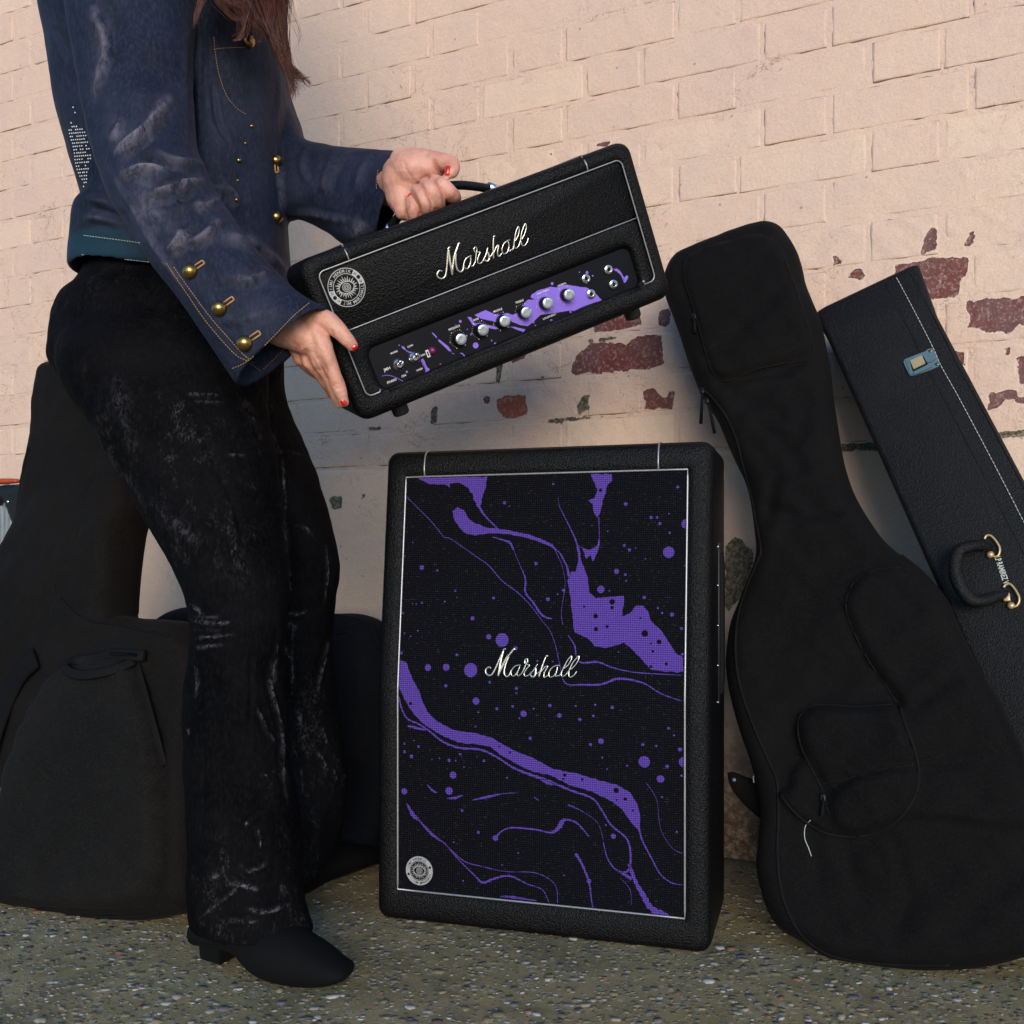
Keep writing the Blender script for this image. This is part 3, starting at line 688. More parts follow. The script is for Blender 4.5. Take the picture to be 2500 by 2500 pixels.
# lower vinyl panel rolled into the control-panel opening
op = [HF.uv(915, 905), HF.uv(1540, 640)]
ox0, ox1, oz0, oz1 = -.203, .206, -.0868, -.0285
def orr(g_, y, r): return rrect(ox1+g_*.6, max(oz0-g_*.2, -hz-.0009), oz1+g_, r, y, x0=ox0-g_*.9)
V, Fc = rings([rrect(hw, -hz-.001, zm-.0005, .010, .0042), rrect(hw-.002, -hz+.0005, zm-.002, .010, .0030), orr(.012, .0032, .022), orr(.007, .0046, .018), orr(.003, .0075, .014), orr(.0005, .0105, .012), orr(-.0005, .0145, .012)], False, False)
mk('lower_panel', V, Fc, M['vinyl'], head)
PD = .0125
V, Fc = boxgeo(ox0-.004, ox1+.004, PD, PD+.003, oz0-.003, oz1+.003); mk('control_panel', V, Fc, M['panel'], head, smooth=False)
# rolled vinyl bar under the panel
V, Fc = tube([(x, .0045, -hz-.0040) for x in np.linspace(ox0+.006, ox1-.004, 14)], .0050, 14); mk('lower_bar', V, Fc, M['vinyl'], head)
def pipe(name, pts, r, par, n=4, closed=False, mat='piping'):
    V, Fc = tube(cr(pts, n, closed) if n > 1 else pts, r, 8, closed); return mk(name, V, Fc, M[mat], par)
def arcp(cx_, cz_, r, a0, a1, y=0, n=6): return [(cx_+r*math.cos(a0+(a1-a0)*k/n), y, cz_+r*math.sin(a0+(a1-a0)*k/n)) for k in range(n+1)]
h_, r_ = math.pi/2, .009
pp = [(ox0-.004, -.0005, -hz+.0035), (-hw+r_+.01, 0, -hz)]+arcp(-hw+r_, -hz+r_, r_, -h_, -2*h_)+[(-hw, 0, z) for z in np.linspace(-hz+.03, hz-.03, 5)]+arcp(-hw+r_, hz-r_, r_, 2*h_, h_)+[(x, 0, hz) for x in np.linspace(-hw+.04, hw-.04, 9)]+arcp(hw-r_, hz-r_, r_, h_, 0)+[(hw, 0, z) for z in np.linspace(hz-.03, -hz+.03, 5)]+arcp(hw-r_, -hz+r_, r_, 0, -h_)+[(hw-r_-.01, 0, -hz), (ox1+.002, -.001, -hz+.0045)]
pipe('edge_piping', [(a, b-.0006, c) for a, b, c in pp], .00105, head, 1)
pipe('middle_piping', [(-hw+.001, .0006, zm), (0, .0006, zm), (hw-.001, .0006, zm)], .0009, head, 6)
V, Fc = sphere((ox1+.002, -.0016, -hz+.0045), .0021, 6); mk('piping_end', V, Fc, M['piping'], head)
for xx in (HF.uv(848, 625)[0], HF.uv(1425, 385)[0]):
    pipe('seam_piping', [(xx, -.0004, hz), (xx, -.0022, hz+.008), (xx, .0012, hz+.0152), (xx, .0085, hz+.0210), (xx, .020, hz+.0222), (xx, .17, hz+.0222)], .0011, head, 4)
FR = MB()
for xx, yy in ((-.185, .04), (.195, .04), (-.185, .150), (.195, .150)):
    V, Fc = lathe([(.0125, 0), (.0125, .003), (.0118, .0135), (.0095, .016), (.004, .016)], 20); V = [(xx+v[0], yy+v[2], -hz-.0305+v[1]) for v in V]; mk('foot', V, Fc[::1], M['rubber'], head)
V, Fc = boxgeo(.06, .12, .12, .14, -hz-.038, -hz-.030, .002); mk('vent_strip', V, Fc, M['rubber'], head)
# strap handle with chromed ends
def L3(x, y, d): return HF.M.inverted() @ P(x, y, d)
hp = [L3(942, 574, 1.452), L3(948, 562, 1.440), L3(966, 538, 1.425), L3(990, 510, 1.412), L3(1012, 487, 1.404), L3(1045, 468, 1.400), L3(1085, 456, 1.405), L3(1120, 452, 1.415), L3(1160, 455, 1.43), L3(1195, 461, 1.445), L3(1214, 466, 1.455)]
V, Fc = tube(cr(hp, 5), .0062, 12, flat=1.0); mk('carry_handle', V, Fc, M['plastic'], head)
for q, q2 in ((L3(938, 576, 1.455), L3(956, 552, 1.433)), (L3(1192, 457, 1.443), L3(1222, 466, 1.458))):
    dr = (q2-q); V, Fc = tube([q, q+dr*.5, q2], .0072, 12); mk('handle_bracket', V, Fc, M['chrome'], head)
# script logo
def script(par, fr_pts, yf, k=1.0, thick=.0011, base=.0012):
    objs = MB()
    for pl_, wd in zip(fr_pts, script_wd):
        c = cr(pl_, 6); m = len(c); rr = thick*wd*k*(.75+.25*np.sin(np.linspace(.4, 2.7, m)))
        V, Fc = tube([(a, yf(b)-base-rr[i]*.6, b) for i, (a, b) in enumerate(c)], rr, 8); objs.add(V, Fc)
    return objs.build('script_logo', M['script'], par)
sp_ = [HF.uvs(sc(q, .15528, 1050, 500), .0) for q in script_px]
script(head, sp_, lambda z: .003, 1.0, .00085, .0013)
# round emblem on the head
ec = HF.uv(847, 701.5); yh = lambda z: .0021
e1 = MB(); e2 = MB(); emblem(e1, ec, .0250, yh, None, e2); e1.build('emblem_print', M['grey_print'], head, False); tag(e2.build('emblem_lettering', M['panel'], head, False), None, kind='stuff')
# purple pour pattern, lettering, knobs, switches, jacks on the control panel
yp = lambda z: PD-.0003
def hp2(pts, s=A6): return HF.uvs(sc(pts, *s), PD)
pm = MB()
C4 = (.2329, 1200, 650)
polys = [hp2([(665, 178), (735, 146), (752, 155), (790, 172), (830, 178), (870, 165), (905, 176), (930, 168), (942, 145), (980, 105), (1000, 82), (1048, 80), (1018, 68), (1022, 52), (1060, 25), (1140, 0), (1180, 5), (1215, -10), (1250, -12), (1340, 2), (1372, 6), (1420, 35), (1466, 84), (1350, 125), (1290, 152), (1262, 150), (1170, 165), (1080, 178), (1042, 215), (1000, 248), (950, 240), (905, 222), (880, 205), (850, 205), (800, 222), (760, 212), (705, 200)]),
 hp2([(620, 190), (642, 190), (668, 232), (700, 226), (745, 240), (780, 246), (815, 262), (800, 268), (760, 262), (720, 250), (680, 255), (650, 235)]),
 hp2([(885, 250), (930, 255), (985, 268), (975, 285), (935, 272)]), hp2([(437, 328), (455, 340), (500, 375), (522, 408), (505, 405), (470, 370), (440, 345)]), hp2([(340, 450), (352, 468), (368, 508), (382, 515), (378, 542), (352, 548), (358, 525), (345, 500), (332, 462)]),
 hp2([(205, 372), (222, 378), (232, 392), (228, 398), (212, 388)]), HF.uvs(sc([(1370, 130), (1385, 130), (1415, 96), (1434, 104), (1425, 135), (1400, 175), (1385, 170), (1378, 150)], *C4), PD), HF.uvs(sc([(815, 465), (835, 470), (838, 495), (822, 490)], *C4), PD), HF.uvs(sc([(610, 570), (640, 562), (645, 575), (615, 582)], *C4), PD)]
for i, q in enumerate(polys): addpoly(pm, rough_poly(q, i, .00018, .0025), yp)
PXM = 1/1770
for q, w_ in ((([(398, 288), (415, 305), (430, 322)]), 8), (([(228, 392), (250, 410), (290, 412)]), 5), (([(330, 455), (345, 490), (360, 520)]), 9), (([(80, 563), (115, 556), (150, 563), (190, 580), (228, 602)]), 3), (([(520, 415), (540, 425)]), 4), (([(575, 418), (590, 422), (608, 442)]), 7)):
    stroke(pm, hp2(q), w_*.3882*PXM, yp, n=5)
stroke(pm, HF.uvs(sc([(1278, 30), (1320, 50), (1365, 95), (1390, 160)], *C4), PD), .0024, yp)
stroke(pm, HF.uvs(sc([(1300, 20), (1345, 55), (1370, 90)], *C4), PD), .0012, yp)
for x, y, r in ((576, 218, 9), (673, 369, 19), (795, 358, 8), (773, 338, 5), (240, 535, 7), (450, 486, 4), (643, 300, 5), (620, 268, 4), (548, 242, 4), (192, 368, 4), (1148, 213, 8), (1190, 203, 5), (1048, 243, 5)): disc(pm, hp2([(x, y)])[0], r*.3882*PXM, yp)
for x, y, r in ((635, 182, 16), (1000, 66, 16), (1060, 100, 9), (920, 62, 7), (440, 588, 10), (460, 620, 7)): disc(pm, HF.uv(1200+.2329*x, 650+.2329*y, PD), r*.2329*PXM, yp)
pm.build('panel_pattern', M['purple_print'], head, False)
tx = MB(); yt = lambda z: PD-.0006
def tp(s, x, y, h, **k): text(tx, s, HF.uv(x, y, PD), h, yt, **k)
for s, x, y, h in (('MAINS', 962, 860, .0026), ('LOW', 1001.7, 844.4, .0026), ('JMH', 944.6, 901.9, .0052), ('ON', 985.4, 917.4, .0032), ('HIGH', 1024, 901.9, .0028), ('STUDIO', 956.3, 930.2, .0030), ('PRESENCE', 1108.9, 800.2, .0028), ('BASS', 1162, 779.6, .0028), ('MIDDLE', 1215, 757.5, .0028), ('TREBLE', 1268, 736, .0028), ('HIGH TREBLE', 1325, 712.5, .0024), ('NORMAL', 1371.9, 694.3, .0024), ('LOUDNESS I', 1341, 772.6, .0028), ('STBY', 1033, 866.5, .0024)): tp(s, x, y, h, bold=.03 if s in ('STUDIO',) else .015)
knobs = [(1126.3, 828.1), (1180.3, 805.6), (1233.5, 784.2), (1285.9, 762.9), (1338.7, 740), (1390.7, 719.4)]
for i, (x, y) in enumerate(knobs):
    ktop = HF.uv(x, y, PD-.0165); c = (ktop[0], ktop[1])
    V, Fc = lathe([(.0088, 0), (.0088, .004), (.0080, .006), (.0078, .0135)], 28); kb = mk('knob', [(c[0]+v[0], PD+v[1], c[1]+v[2]) for v in V], Fc, M['plastic'], head)
    V, Fc = lathe([(.0078, .013), (.0078, .0160), (.0070, .0165), (.004, .0165), (.001, .0164)], 36); cap = mk('knob_cap', [(c[0]+v[0], PD+v[1], c[1]+v[2]) for v in V], Fc, M['knobface'], kb)
    an = math.radians((195, 150, 105, 35, 100, 108)[i]); mbp = MB(); stroke(mbp, [(c[0]+math.cos(an)*.0045, c[1]+math.sin(an)*.0045), (c[0]+math.cos(an)*.0076, c[1]+math.sin(an)*.0076)], .0009, lambda z: PD-.0168, taper=False); mbp.build('pointer_line', M['panel'], kb, False)
    c2 = HF.uv(x, y, PD)
    for k, s in enumerate(('0', '2', '4', '6', '8', '10')):
        a = math.radians(240-k*60); text(tx, s, (c[0]+.0128*math.cos(a), c[1]+.0128*math.sin(a)), .0020, yt)
    for k in range(21):
        a = math.radians(240-k*15); 
        if k % 4: stroke(tx, [(c[0]+.0112*math.cos(a), c[1]+.0112*math.sin(a)), (c[0]+.0124*math.cos(a), c[1]+.0124*math.sin(a))], .00022, yt, n=1, taper=False)
tag(tx.build('panel_lettering', M['white_print'], head, False), None, kind='stuff')
for x, y in ((974.5, 891), (1013.4, 873.5)):
    c = HF.uv(x, y, PD-.004)
    V, Fc = lathe([(.0085, 0), (.0085, .0022), (.0062, .003), (.0058, .0035), (.0056, .006), (.0040, .0062), (.0036, .009), (.003, .009)], 8*4); sw = mk('toggle_switch', [(c[0]+v[0], PD+v[1], c[1]+v[2]) for v in V], Fc, M['chrome'], head)
    V, Fc = tube([(c[0], PD-.007, c[1]), (c[0]+.0004, PD-.014, c[1]+.003), (c[0]+.0006, PD-.020, c[1]+.0062)], [.0018, .0021, .0030], 10); mk('lever', V, Fc, M['chrome'], sw)
c = HF.uv(1044.4, 863.4, PD); V, Fc = boxgeo(c[0]-.0022, c[0]+.0022, PD-.0012, PD+.0005, c[1]-.0052, c[1]+.0052, .0004); sl_ = mk('slide_switch', V, Fc, M['white_print'], head, False)
V, Fc = boxgeo(c[0]-.0009, c[0]+.0009, PD-.0016, PD, c[1]-.0032, c[1]+.0032); mk('slot', V, Fc, M['panel'], sl_, False)
c = HF.uv(1055.3, 856.0, PD); V, Fc = sphere((c[0], PD, c[1]), .0052, 10); mk('indicator_lamp', V, Fc, M['jewel'], head)
for x, y in ((1431, 680.3), (1443.4, 717.5), (1486, 658), (1498, 694)):
    c = HF.uv(x, y, PD-.003)
    V, Fc = lathe([(.0066, 0), (.0066, .0030), (.0056, .0036), (.0044, .0036), (.0042, .0052), (.0034, .0052), (.0032, .001), (.0028, .001)], 6*4); jk = mk('input_jack', [(c[0]+v[0], PD+v[1], c[1]+v[2]) for v in V], Fc, M['chrome'], head)
    V, Fc = lathe([(.0032, 0), (.0032, .0012)], 16); mk('jack_hole', [(c[0]+v[0], PD+v[1]-.0008, c[1]+v[2]) for v in V], Fc, M['panel'], jk)

# ------------------------------------------------------------------ speaker cabinet
CYAW = .2965
CF = Frame((.0340, 1.4874, 0), (math.cos(CYAW), -math.sin(CYAW), 0), (0, 0, 1))
cab = empty('speaker_cabinet', CF.M); tag(cab, 'tall black speaker cabinet with purple poured-paint pattern on its black grille, standing on the ground', 'speaker cabinet')
cw, c1, c2, c3, cs = .2206, .0492, .3600, .6894, .0336
def slant(V, wgt=None):
    out = []
    for x, y, z in V:
        g_ = max(0.0, z-c2)/(c3-c2)*cs
        f_ = 1.0 if y < .05 else max(0.0, 1-(y-.05)/.14)
        out.append((x, y+g_*f_, z))
    return out
def cr_(dx, dzb, dzt, r, y): return rrect(cw+dx, c1-dzb, c3+dzt, r, y, 7, 26, 6)
sh = [cr_(.028, .040, .034, .018, .225), cr_(.0345, .0475, .040, .024, .218), cr_(.0365, .0491, .0420, .018, .205), cr_(.0365, .0491, .0420, .018, .022), cr_(.0354, .0482, .0410, .018, .009), cr_(.031, .044, .037, .016, .001), cr_(.024, .036, .029, .018, -.0022), cr_(.010, .014, .012, .012, -.0035), cr_(.0035, .0042, .0035, .006, -.0015), cr_(.0012, .0012, .0012, .003, .001), cr_(-.0008, -.0008, -.0008, .002, .0045)]
V, Fc = rings(sh, True, False); mk('cabinet_shell', slant(V), Fc, M['vinyl'], cab)
def gy(z): return .0030+max(0.0, z-c2)/(c3-c2)*cs
nx, nz = 12, 60; zs = sorted(set(list(np.linspace(c1, c3, nz))+[c2])); xs_ = np.linspace(-cw, cw, nx); V = [(x, gy(z), z) for z in zs for x in xs_]
Fc = [(i*nx+j, i*nx+j+1, (i+1)*nx+j+1, (i+1)*nx+j) for i in range(len(zs)-1) for j in range(nx-1)]
mk('grille_cloth', V, Fc, M['cloth'], cab, smooth=False)
def cuv(x, y):
    u, z = CF.uv(x, y, .003)
    if z > c2:      # slanted upper half
        C = Vector((0, 0, CAMH)); D = P(x, y, 1.0)-C; Mi = CF.M.inverted(); c = Mi @ C; d = Mi.to_3x3() @ D
        k = cs/(c3-c2); t = (.003+k*(c.z-c2)-c.y)/(d.y-k*d.z); q = c+d*t; return q.x, q.z
    return u, z
def cpx(pts, s): return [cuv(*q) for q in sc(pts, *s)]
def frm(r, off): # piping frame path
    V_ = [(x, gy(c1)-off, c1) for x in np.linspace(-cw, cw, 12)]+[(cw, gy(z)-off, z) for z in zs[1:-1]]+[(x, gy(c3)-off, c3) for x in np.linspace(cw, -cw, 12)]+[(-cw, gy(z)-off, z) for z in zs[::-1][1:-1]]
    return tube(V_, r, 8, True)
V, Fc = frm(.0016, .0025); mk('edge_piping', V, Fc, M['piping'], cab)
for px_, py_ in ((1039, 1130), (1608, 1115)):
    xx = cuv(px_, 1170)[0]
    pts = slant([(xx, -.001, c3+.001), (xx, -.0042, c3+.012), (xx, -.0028, c3+.029), (xx, .0015, c3+.0365), (xx, .011, c3+.0412), (xx, .03, c3+.0428), (xx, .20, c3+.0428)])
    V, Fc = tube(cr(pts, 4), .0013, 8); mk('seam_piping', V, Fc, M['piping'], cab)
ST = (.4658, 900, 1050); SB = (.4658, 900, 1650)
ya = lambda z: gy(z)-.0003; ym = lambda z: gy(z)-.0005
art = MB()
K = .4658/1620
pols = [cpx([(255, 248), (320, 285), (400, 285), (428, 303), (425, 280), (470, 275), (520, 300), (548, 345), (566, 400), (590, 390), (600, 335), (615, 300), (622, 245)], ST),
 cpx([(440, 425), (465, 403), (500, 420), (520, 460), (560, 490), (620, 510), (720, 522), (830, 545), (900, 568), (960, 598), (1010, 650), (1045, 715), (1062, 765), (1045, 770), (1035, 710), (1000, 645), (950, 608), (880, 580), (800, 558), (720, 545), (640, 540), (560, 552), (510, 542), (475, 510), (450, 470)], ST),
 cpx([(1165, 232), (1275, 230), (1276, 265), (1250, 290), (1245, 330), (1225, 370), (1215, 430), (1196, 458), (1180, 430), (1175, 390), (1152, 370), (1185, 355), (1200, 310), (1180, 270)], ST),
 cpx([(1103, 600), (1112, 680), (1130, 720), (1150, 780), (1156, 850), (1190, 880), (1260, 875), (1338, 868), (1335, 930), (1328, 978), (1370, 960), (1400, 922), (1440, 920), (1465, 950), (1480, 1000), (1540, 1060), (1580, 1120), (1610, 1170), (1650, 1192), (1650, 1265), (1550, 1265), (1480, 1255), (1430, 1200), (1380, 1150), (1340, 1115), (1250, 1140), (1190, 1135), (1150, 1092), (1080, 1060), (1068, 980), (1055, 860), (1042, 790), (1062, 740), (1085, 742), (1098, 690)], ST),
 cpx([(1210, 562), (1213, 590), (1200, 640), (1175, 690), (1165, 655), (1140, 675), (1120, 620), (1098, 602), (1130, 622), (1160, 628), (1195, 608)], ST),
 cpx([(150, -82), (195, -73), (225, 0), (270, 90), (285, 140), (310, 190), (360, 240), (450, 285), (560, 300), (650, 325), (760, 390), (860, 430), (960, 485), (1080, 508), (1200, 545), (1300, 570), (1370, 610), (1408, 670), (1424, 740), (1418, 812), (1372, 762), (1330, 700), (1280, 660), (1180, 610), (1060, 575), (950, 520), (870, 505), (790, 470), (700, 420), (640, 372), (560, 357), (470, 350), (380, 310), (300, 260), (240, 205), (185, 120), (150, 55)], SB),
 cpx([(1480, 1240), (1530, 1222), (1580, 1256), (1500, 1258)], SB)]
for i, q in enumerate(pols): addpoly(art, rough_poly([(min(max(a, -cw+.001), cw-.001), min(max(b, c1+.001), c3-.001)) for a, b in q], i+20, .0004, .004), ya, c2)
for s, q, w_ in [(ST, [(555, 350), (590, 420), (620, 460), (682, 522)], [20, 12, 8, 6]), (ST, [(1000, 400), (1050, 500), (1090, 590), (1108, 690)], [3, 5, 8, 14]), (ST, [(992, 350), (1000, 400)], [1, 3]),
 (ST, [(200, 350), (270, 420), (330, 480), (395, 560), (430, 570), (560, 660), (630, 710), (700, 790), (780, 850), (850, 920), (910, 1000), (950, 1050), (980, 1130), (1000, 1220), (1030, 1325), (1120, 1335), (1220, 1332), (1300, 1304), (1370, 1308), (1450, 1330), (1530, 1380), (1640, 1420)], [3, 4, 3, 4, 5, 3, 3, 4, 9, 12, 6, 4]),
 (ST, [(650, 560), (700, 575), (740, 590), (760, 628)], [4, 7, 12, 8]), (ST, [(760, 628), (790, 700), (822, 780), (822, 850), (860, 900), (910, 970), (962, 990)], [2, 3, 10, 8, 11, 6]), (ST, [(960, 595), (1010, 700), (1030, 790), (1025, 850), (1010, 960), (1018, 1020)], [5, 2, 2, 3, 2, 4]),
 (ST, [(1045, 1075), (1080, 1130), (1090, 1190), (1120, 1220), (1200, 1215), (1280, 1245), (1400, 1270), (1640, 1285)], [3, 8, 4, 11, 6, 5, 3]),
 (ST, [(1206, 455), (1208, 505), (1210, 560)], [5, 3, 4]),
 (SB, [(150, 110), (175, 175), (205, 225), (262, 252), (320, 290), (390, 345), (480, 378), (590, 388), (680, 430), (760, 482), (860, 522), (930, 545), (1060, 600), (1170, 640), (1220, 700), (1270, 780), (1350, 850), (1372, 920), (1370, 1000), (1340, 1030), (1290, 1010), (1250, 950), (1230, 870)], [9, 8, 9, 10, 11, 9, 14, 11, 8, 8, 10, 9, 7, 4]),
 (SB, [(205, 262), (260, 275), (300, 285)], [10, 14, 6]), (SB, [(905, 540), (940, 560), (985, 568)], [14, 20, 8]), (SB, [(1365, 985), (1400, 1080), (1440, 1150), (1480, 1215), (1560, 1252)], [16, 18, 26, 28, 12]), (SB, [(1290, 1010), (1340, 1040), (1380, 1065)], [6, 14, 18]),
 (SB, [(1412, 760), (1430, 850), (1480, 950), (1530, 1040), (1590, 1085), (1645, 1095)], [12, 8, 7, 6, 5, 4]), (SB, [(200, 668), (235, 730), (262, 752)], [6, 24, 14]), (SB, [(255, 745), (330, 830), (400, 880), (470, 960), (560, 1050), (600, 1083), (660, 1062), (740, 1048), (830, 1090), (910, 1120), (945, 1185)], [6, 12, 7, 5, 7, 13, 10, 9, 5, 4, 4]),
 (SB, [(210, 690), (300, 790), (420, 900), (500, 970), (600, 1000), (720, 1025), (860, 1030), (940, 1060), (985, 1110), (990, 1190)], [2, 3, 6, 4, 3, 4, 3, 3]), (SB, [(665, 850), (700, 812), (760, 795), (870, 805), (960, 820), (1000, 790), (1025, 755), (1090, 770), (1155, 842)], [13, 6, 7, 9, 7, 16, 26, 9, 8, 5]),
 (SB, [(1085, 930), (1120, 990), (1155, 1080), (1165, 1150), (1175, 1215)], [15, 12, 10, 6, 6]), (SB, [(1045, 675), (1120, 710), (1200, 770), (1230, 860)], [8, 3, 2, 2]), (SB, [(1455, 560), (1510, 650), (1530, 800), (1590, 900), (1645, 930)], [3, 2, 2, 2, 3]),
 (SB, [(308, 572), (335, 600), (358, 612)], [5, 12, 5]), (SB, [(412, 642), (450, 640), (495, 625)], [4, 14, 4]), (SB, [(540, 652), (620, 635), (700, 618), (785, 612)], [2, 14, 4, 2]), (SB, [(868, 636), (895, 655)], [6, 3]), (SB, [(690, 1155), (760, 1160), (880, 1178)], [4, 12, 3]),
 (SB, [(1320, 1060), (1370, 1120), (1378, 1200)], [2, 3, 2])]:
    stroke(art, [(min(max(a, -cw+.001), cw-.001), max(b, c1+.001)) for a, b in cpx(q, s)], [v*K for v in w_], lambda z: gy(z)-.0004, n=6)
for s, L in ((SB, [(563, 132, 19), (812, 198, 17), (950, 155, 9), (1000, 208, 12), (1107, 229, 9), (1187, 152, 6), (1178, 210, 7), (1277, 165, 9), (672, 172, 8), (755, 160, 7), (847, 327, 9), (405, 52, 9), (775, 65, 8), (775, 90, 5), (1218, 342, 15), (1163, 360, 8), (1445, 450, 29), (1530, 540, 19), (1437, 360, 8), (1507, 368, 6), (1565, 475, 9), (1632, 385, 10), (1572, 275, 7), (225, 422, 10), (188, 398, 8), (262, 370, 7), (187, 355, 6), (422, 443, 9), (457, 445, 5), (443, 520, 19), (422, 603, 21), (187, 605, 17), (490, 705, 7), (605, 445, 7), (480, 410, 7), (725, 533, 5), (575, 820, 8), (1283, 840, 13), (785, 928, 5), (447, 872, 5), (495, 1075, 5), (1155, 1075, 12), (665, 850, 15), (237, 338, 4), (372, 432, 4), (333, 438, 4), (562, 265, 5), (575, 190, 5), (865, 172, 5), (790, 222, 5), (635, 33, 7), (1085, 157, 5), (1225, 428, 5), (1600, 312, 5), (1250, 488, 4), (1355, 470, 5), (1538, 636, 5), (1640, 523, 6), (1243, 782, 5), (1615, 818, 5), (700, 990, 4), (500, 478, 4), (1025, 1045, 4)]),
 (ST, [(700, 1100, 36), (630, 1083, 14), (770, 1143, 11), (535, 1258, 37), (407, 1243, 19), (311, 1245, 18), (463, 1178, 8), (170, 1168, 9), (279, 720, 13), (360, 735, 6), (712, 381, 8), (968, 284, 6), (877, 700, 9), (455, 842, 6), (655, 880, 8), (545, 987, 11), (280, 905, 6), (400, 898, 5), (180, 958, 6), (940, 886, 10), (1022, 840, 9), (1217, 835, 19), (1300, 740, 13), (1345, 757, 7), (1347, 387, 10), (1620, 298, 8), (1573, 640, 29), (1527, 490, 8), (1481, 458, 8), (1512, 458, 7), (1578, 538, 6), (1340, 605, 7), (1367, 628, 8), (1400, 618, 4), (1445, 877, 9), (1516, 932, 6), (1538, 958, 6), (1590, 967, 10), (1350, 790, 5), (232, 590, 4), (188, 660, 5), (250, 912, 4), (230, 910, 3), (188, 1065, 5), (220, 1080, 4), (258, 1052, 5), (885, 1210, 5), (965, 1212, 4), (990, 860, 4), (1253, 530, 4), (1262, 842, 4), (1575, 438, 4), (1450, 675, 4), (1655, 710, 4), (1640, 1040, 7), (1645, 1175, 7), (738, 400, 4), (1310, 1162, 4), (463, 877, 3)])):
    for x, y, r in L:
        c = cuv(s[1]+s[0]*x, s[2]+s[0]*y); disc(art, c, r*K, ya, 18)
for x, y, r, s in ((1655, 492, 25, ST), (1650, 452, 26, SB)):
    c = cuv(s[1]+s[0]*x, s[2]+s[0]*y); disc(art, (cw-.0012, c[1]), r*K, ya, 14, 0, math.pi/2, 1.5*math.pi)
art.build('grille_pattern', M['purple'], cab, False)
ho = MB()
for s, L in ((ST, [(1277, 900, 14), (1276, 930, 9), (1190, 975, 12), (1192, 1043, 11), (1250, 1030, 8), (1448, 1066, 17), (1523, 1110, 12), (1490, 1160, 7), (1130, 925, 6), (1216, 315, 9), (1480, 1118, 5), (1560, 1225, 8), (1480, 1240, 7), (1425, 985, 5)]), (SB, [(220, 145, 9), (1298, 600, 14), (1345, 645, 9), (1028, 520, 9), (1120, 543, 7), (1020, 540, 6), (685, 370, 5), (742, 400, 6), (1300, 650, 5), (1385, 705, 5)])):
    for x, y, r in L: disc(ho, cuv(s[1]+s[0]*x, s[2]+s[0]*y), r*K, ym, 14)
tag(ho.build('pattern_spots', M['cloth_hole'], cab, False), None, kind='stuff')
# script logo on the grille, straight and wider than on the head
allp = [p for q in sp_ for p in q]; ax0, ax1 = min(p[0] for p in allp), max(p[0] for p in allp)
s0 = cuv(1187, 1641); s1 = cuv(1413, 1638); k_ = (s1[0]-s0[0])/(ax1-ax0)
# base line of the lettering on the head plane is parallel to its x axis
zb_ = HF.uv(1050+.15528*480, 500+.15528*1055)[1]; zt_ = HF.uv(1050+.15528*1500, 500+.15528*296)[1]
kz = (cuv(1300, 1600)[1]-cuv(1300, 1655)[1])/(zt_-zb_)
sp2 = [[(s0[0]+(a-ax0)*k_, cuv(1300, 1653)[1]+(b-zb_)*kz) for a, b in q] for q in sp_]
script(cab, sp2, lambda z: gy(z), 1.0, .00100, .0018)
# round silver badge lower left
bc = cuv(1024.8, 2125); eb = MB(); ed_ = MB(); er = MB()
V, Fc = lathe([(.0232, 0), (.0232, .0012), (.0226, .0016)], 48); bdg = mk('round_badge', [(bc[0]+v[0], .003+v[1], bc[1]+v[2]) for v in V], Fc, M['panel'], cab)
emblem(None, bc, .0222, lambda z: .0010, eb, ed_); eb.build('badge_print', M['grey_print'], bdg, False); ed_.build('badge_lettering', M['panel'], bdg, False)
# recessed side handle strip with its screws on the right-hand side
xr = cw+.0365
V, Fc = boxgeo(xr-.001, xr+.0025, .105, .135, .34, .585, .0012); sd = mk('side_handle', V, Fc, M['plastic'], cab)
V, Fc = tube(cr([(xr+.001, .12, .57), (xr+.003, .12, .545), (xr+.003, .12, .47), (xr+.003, .12, .39), (xr+.001, .12, .355)], 5), .006, 10); mk('grip', V, Fc, M['zip'], sd)
for z in (.345, .40, .46, .52, .578):
    for y in (.097, .143):
        V, Fc = sphere((xr+.0006, y, z), .0017, 6); mk('screw', V, Fc, M['chrome'], cab)
#SECTION_BAGS

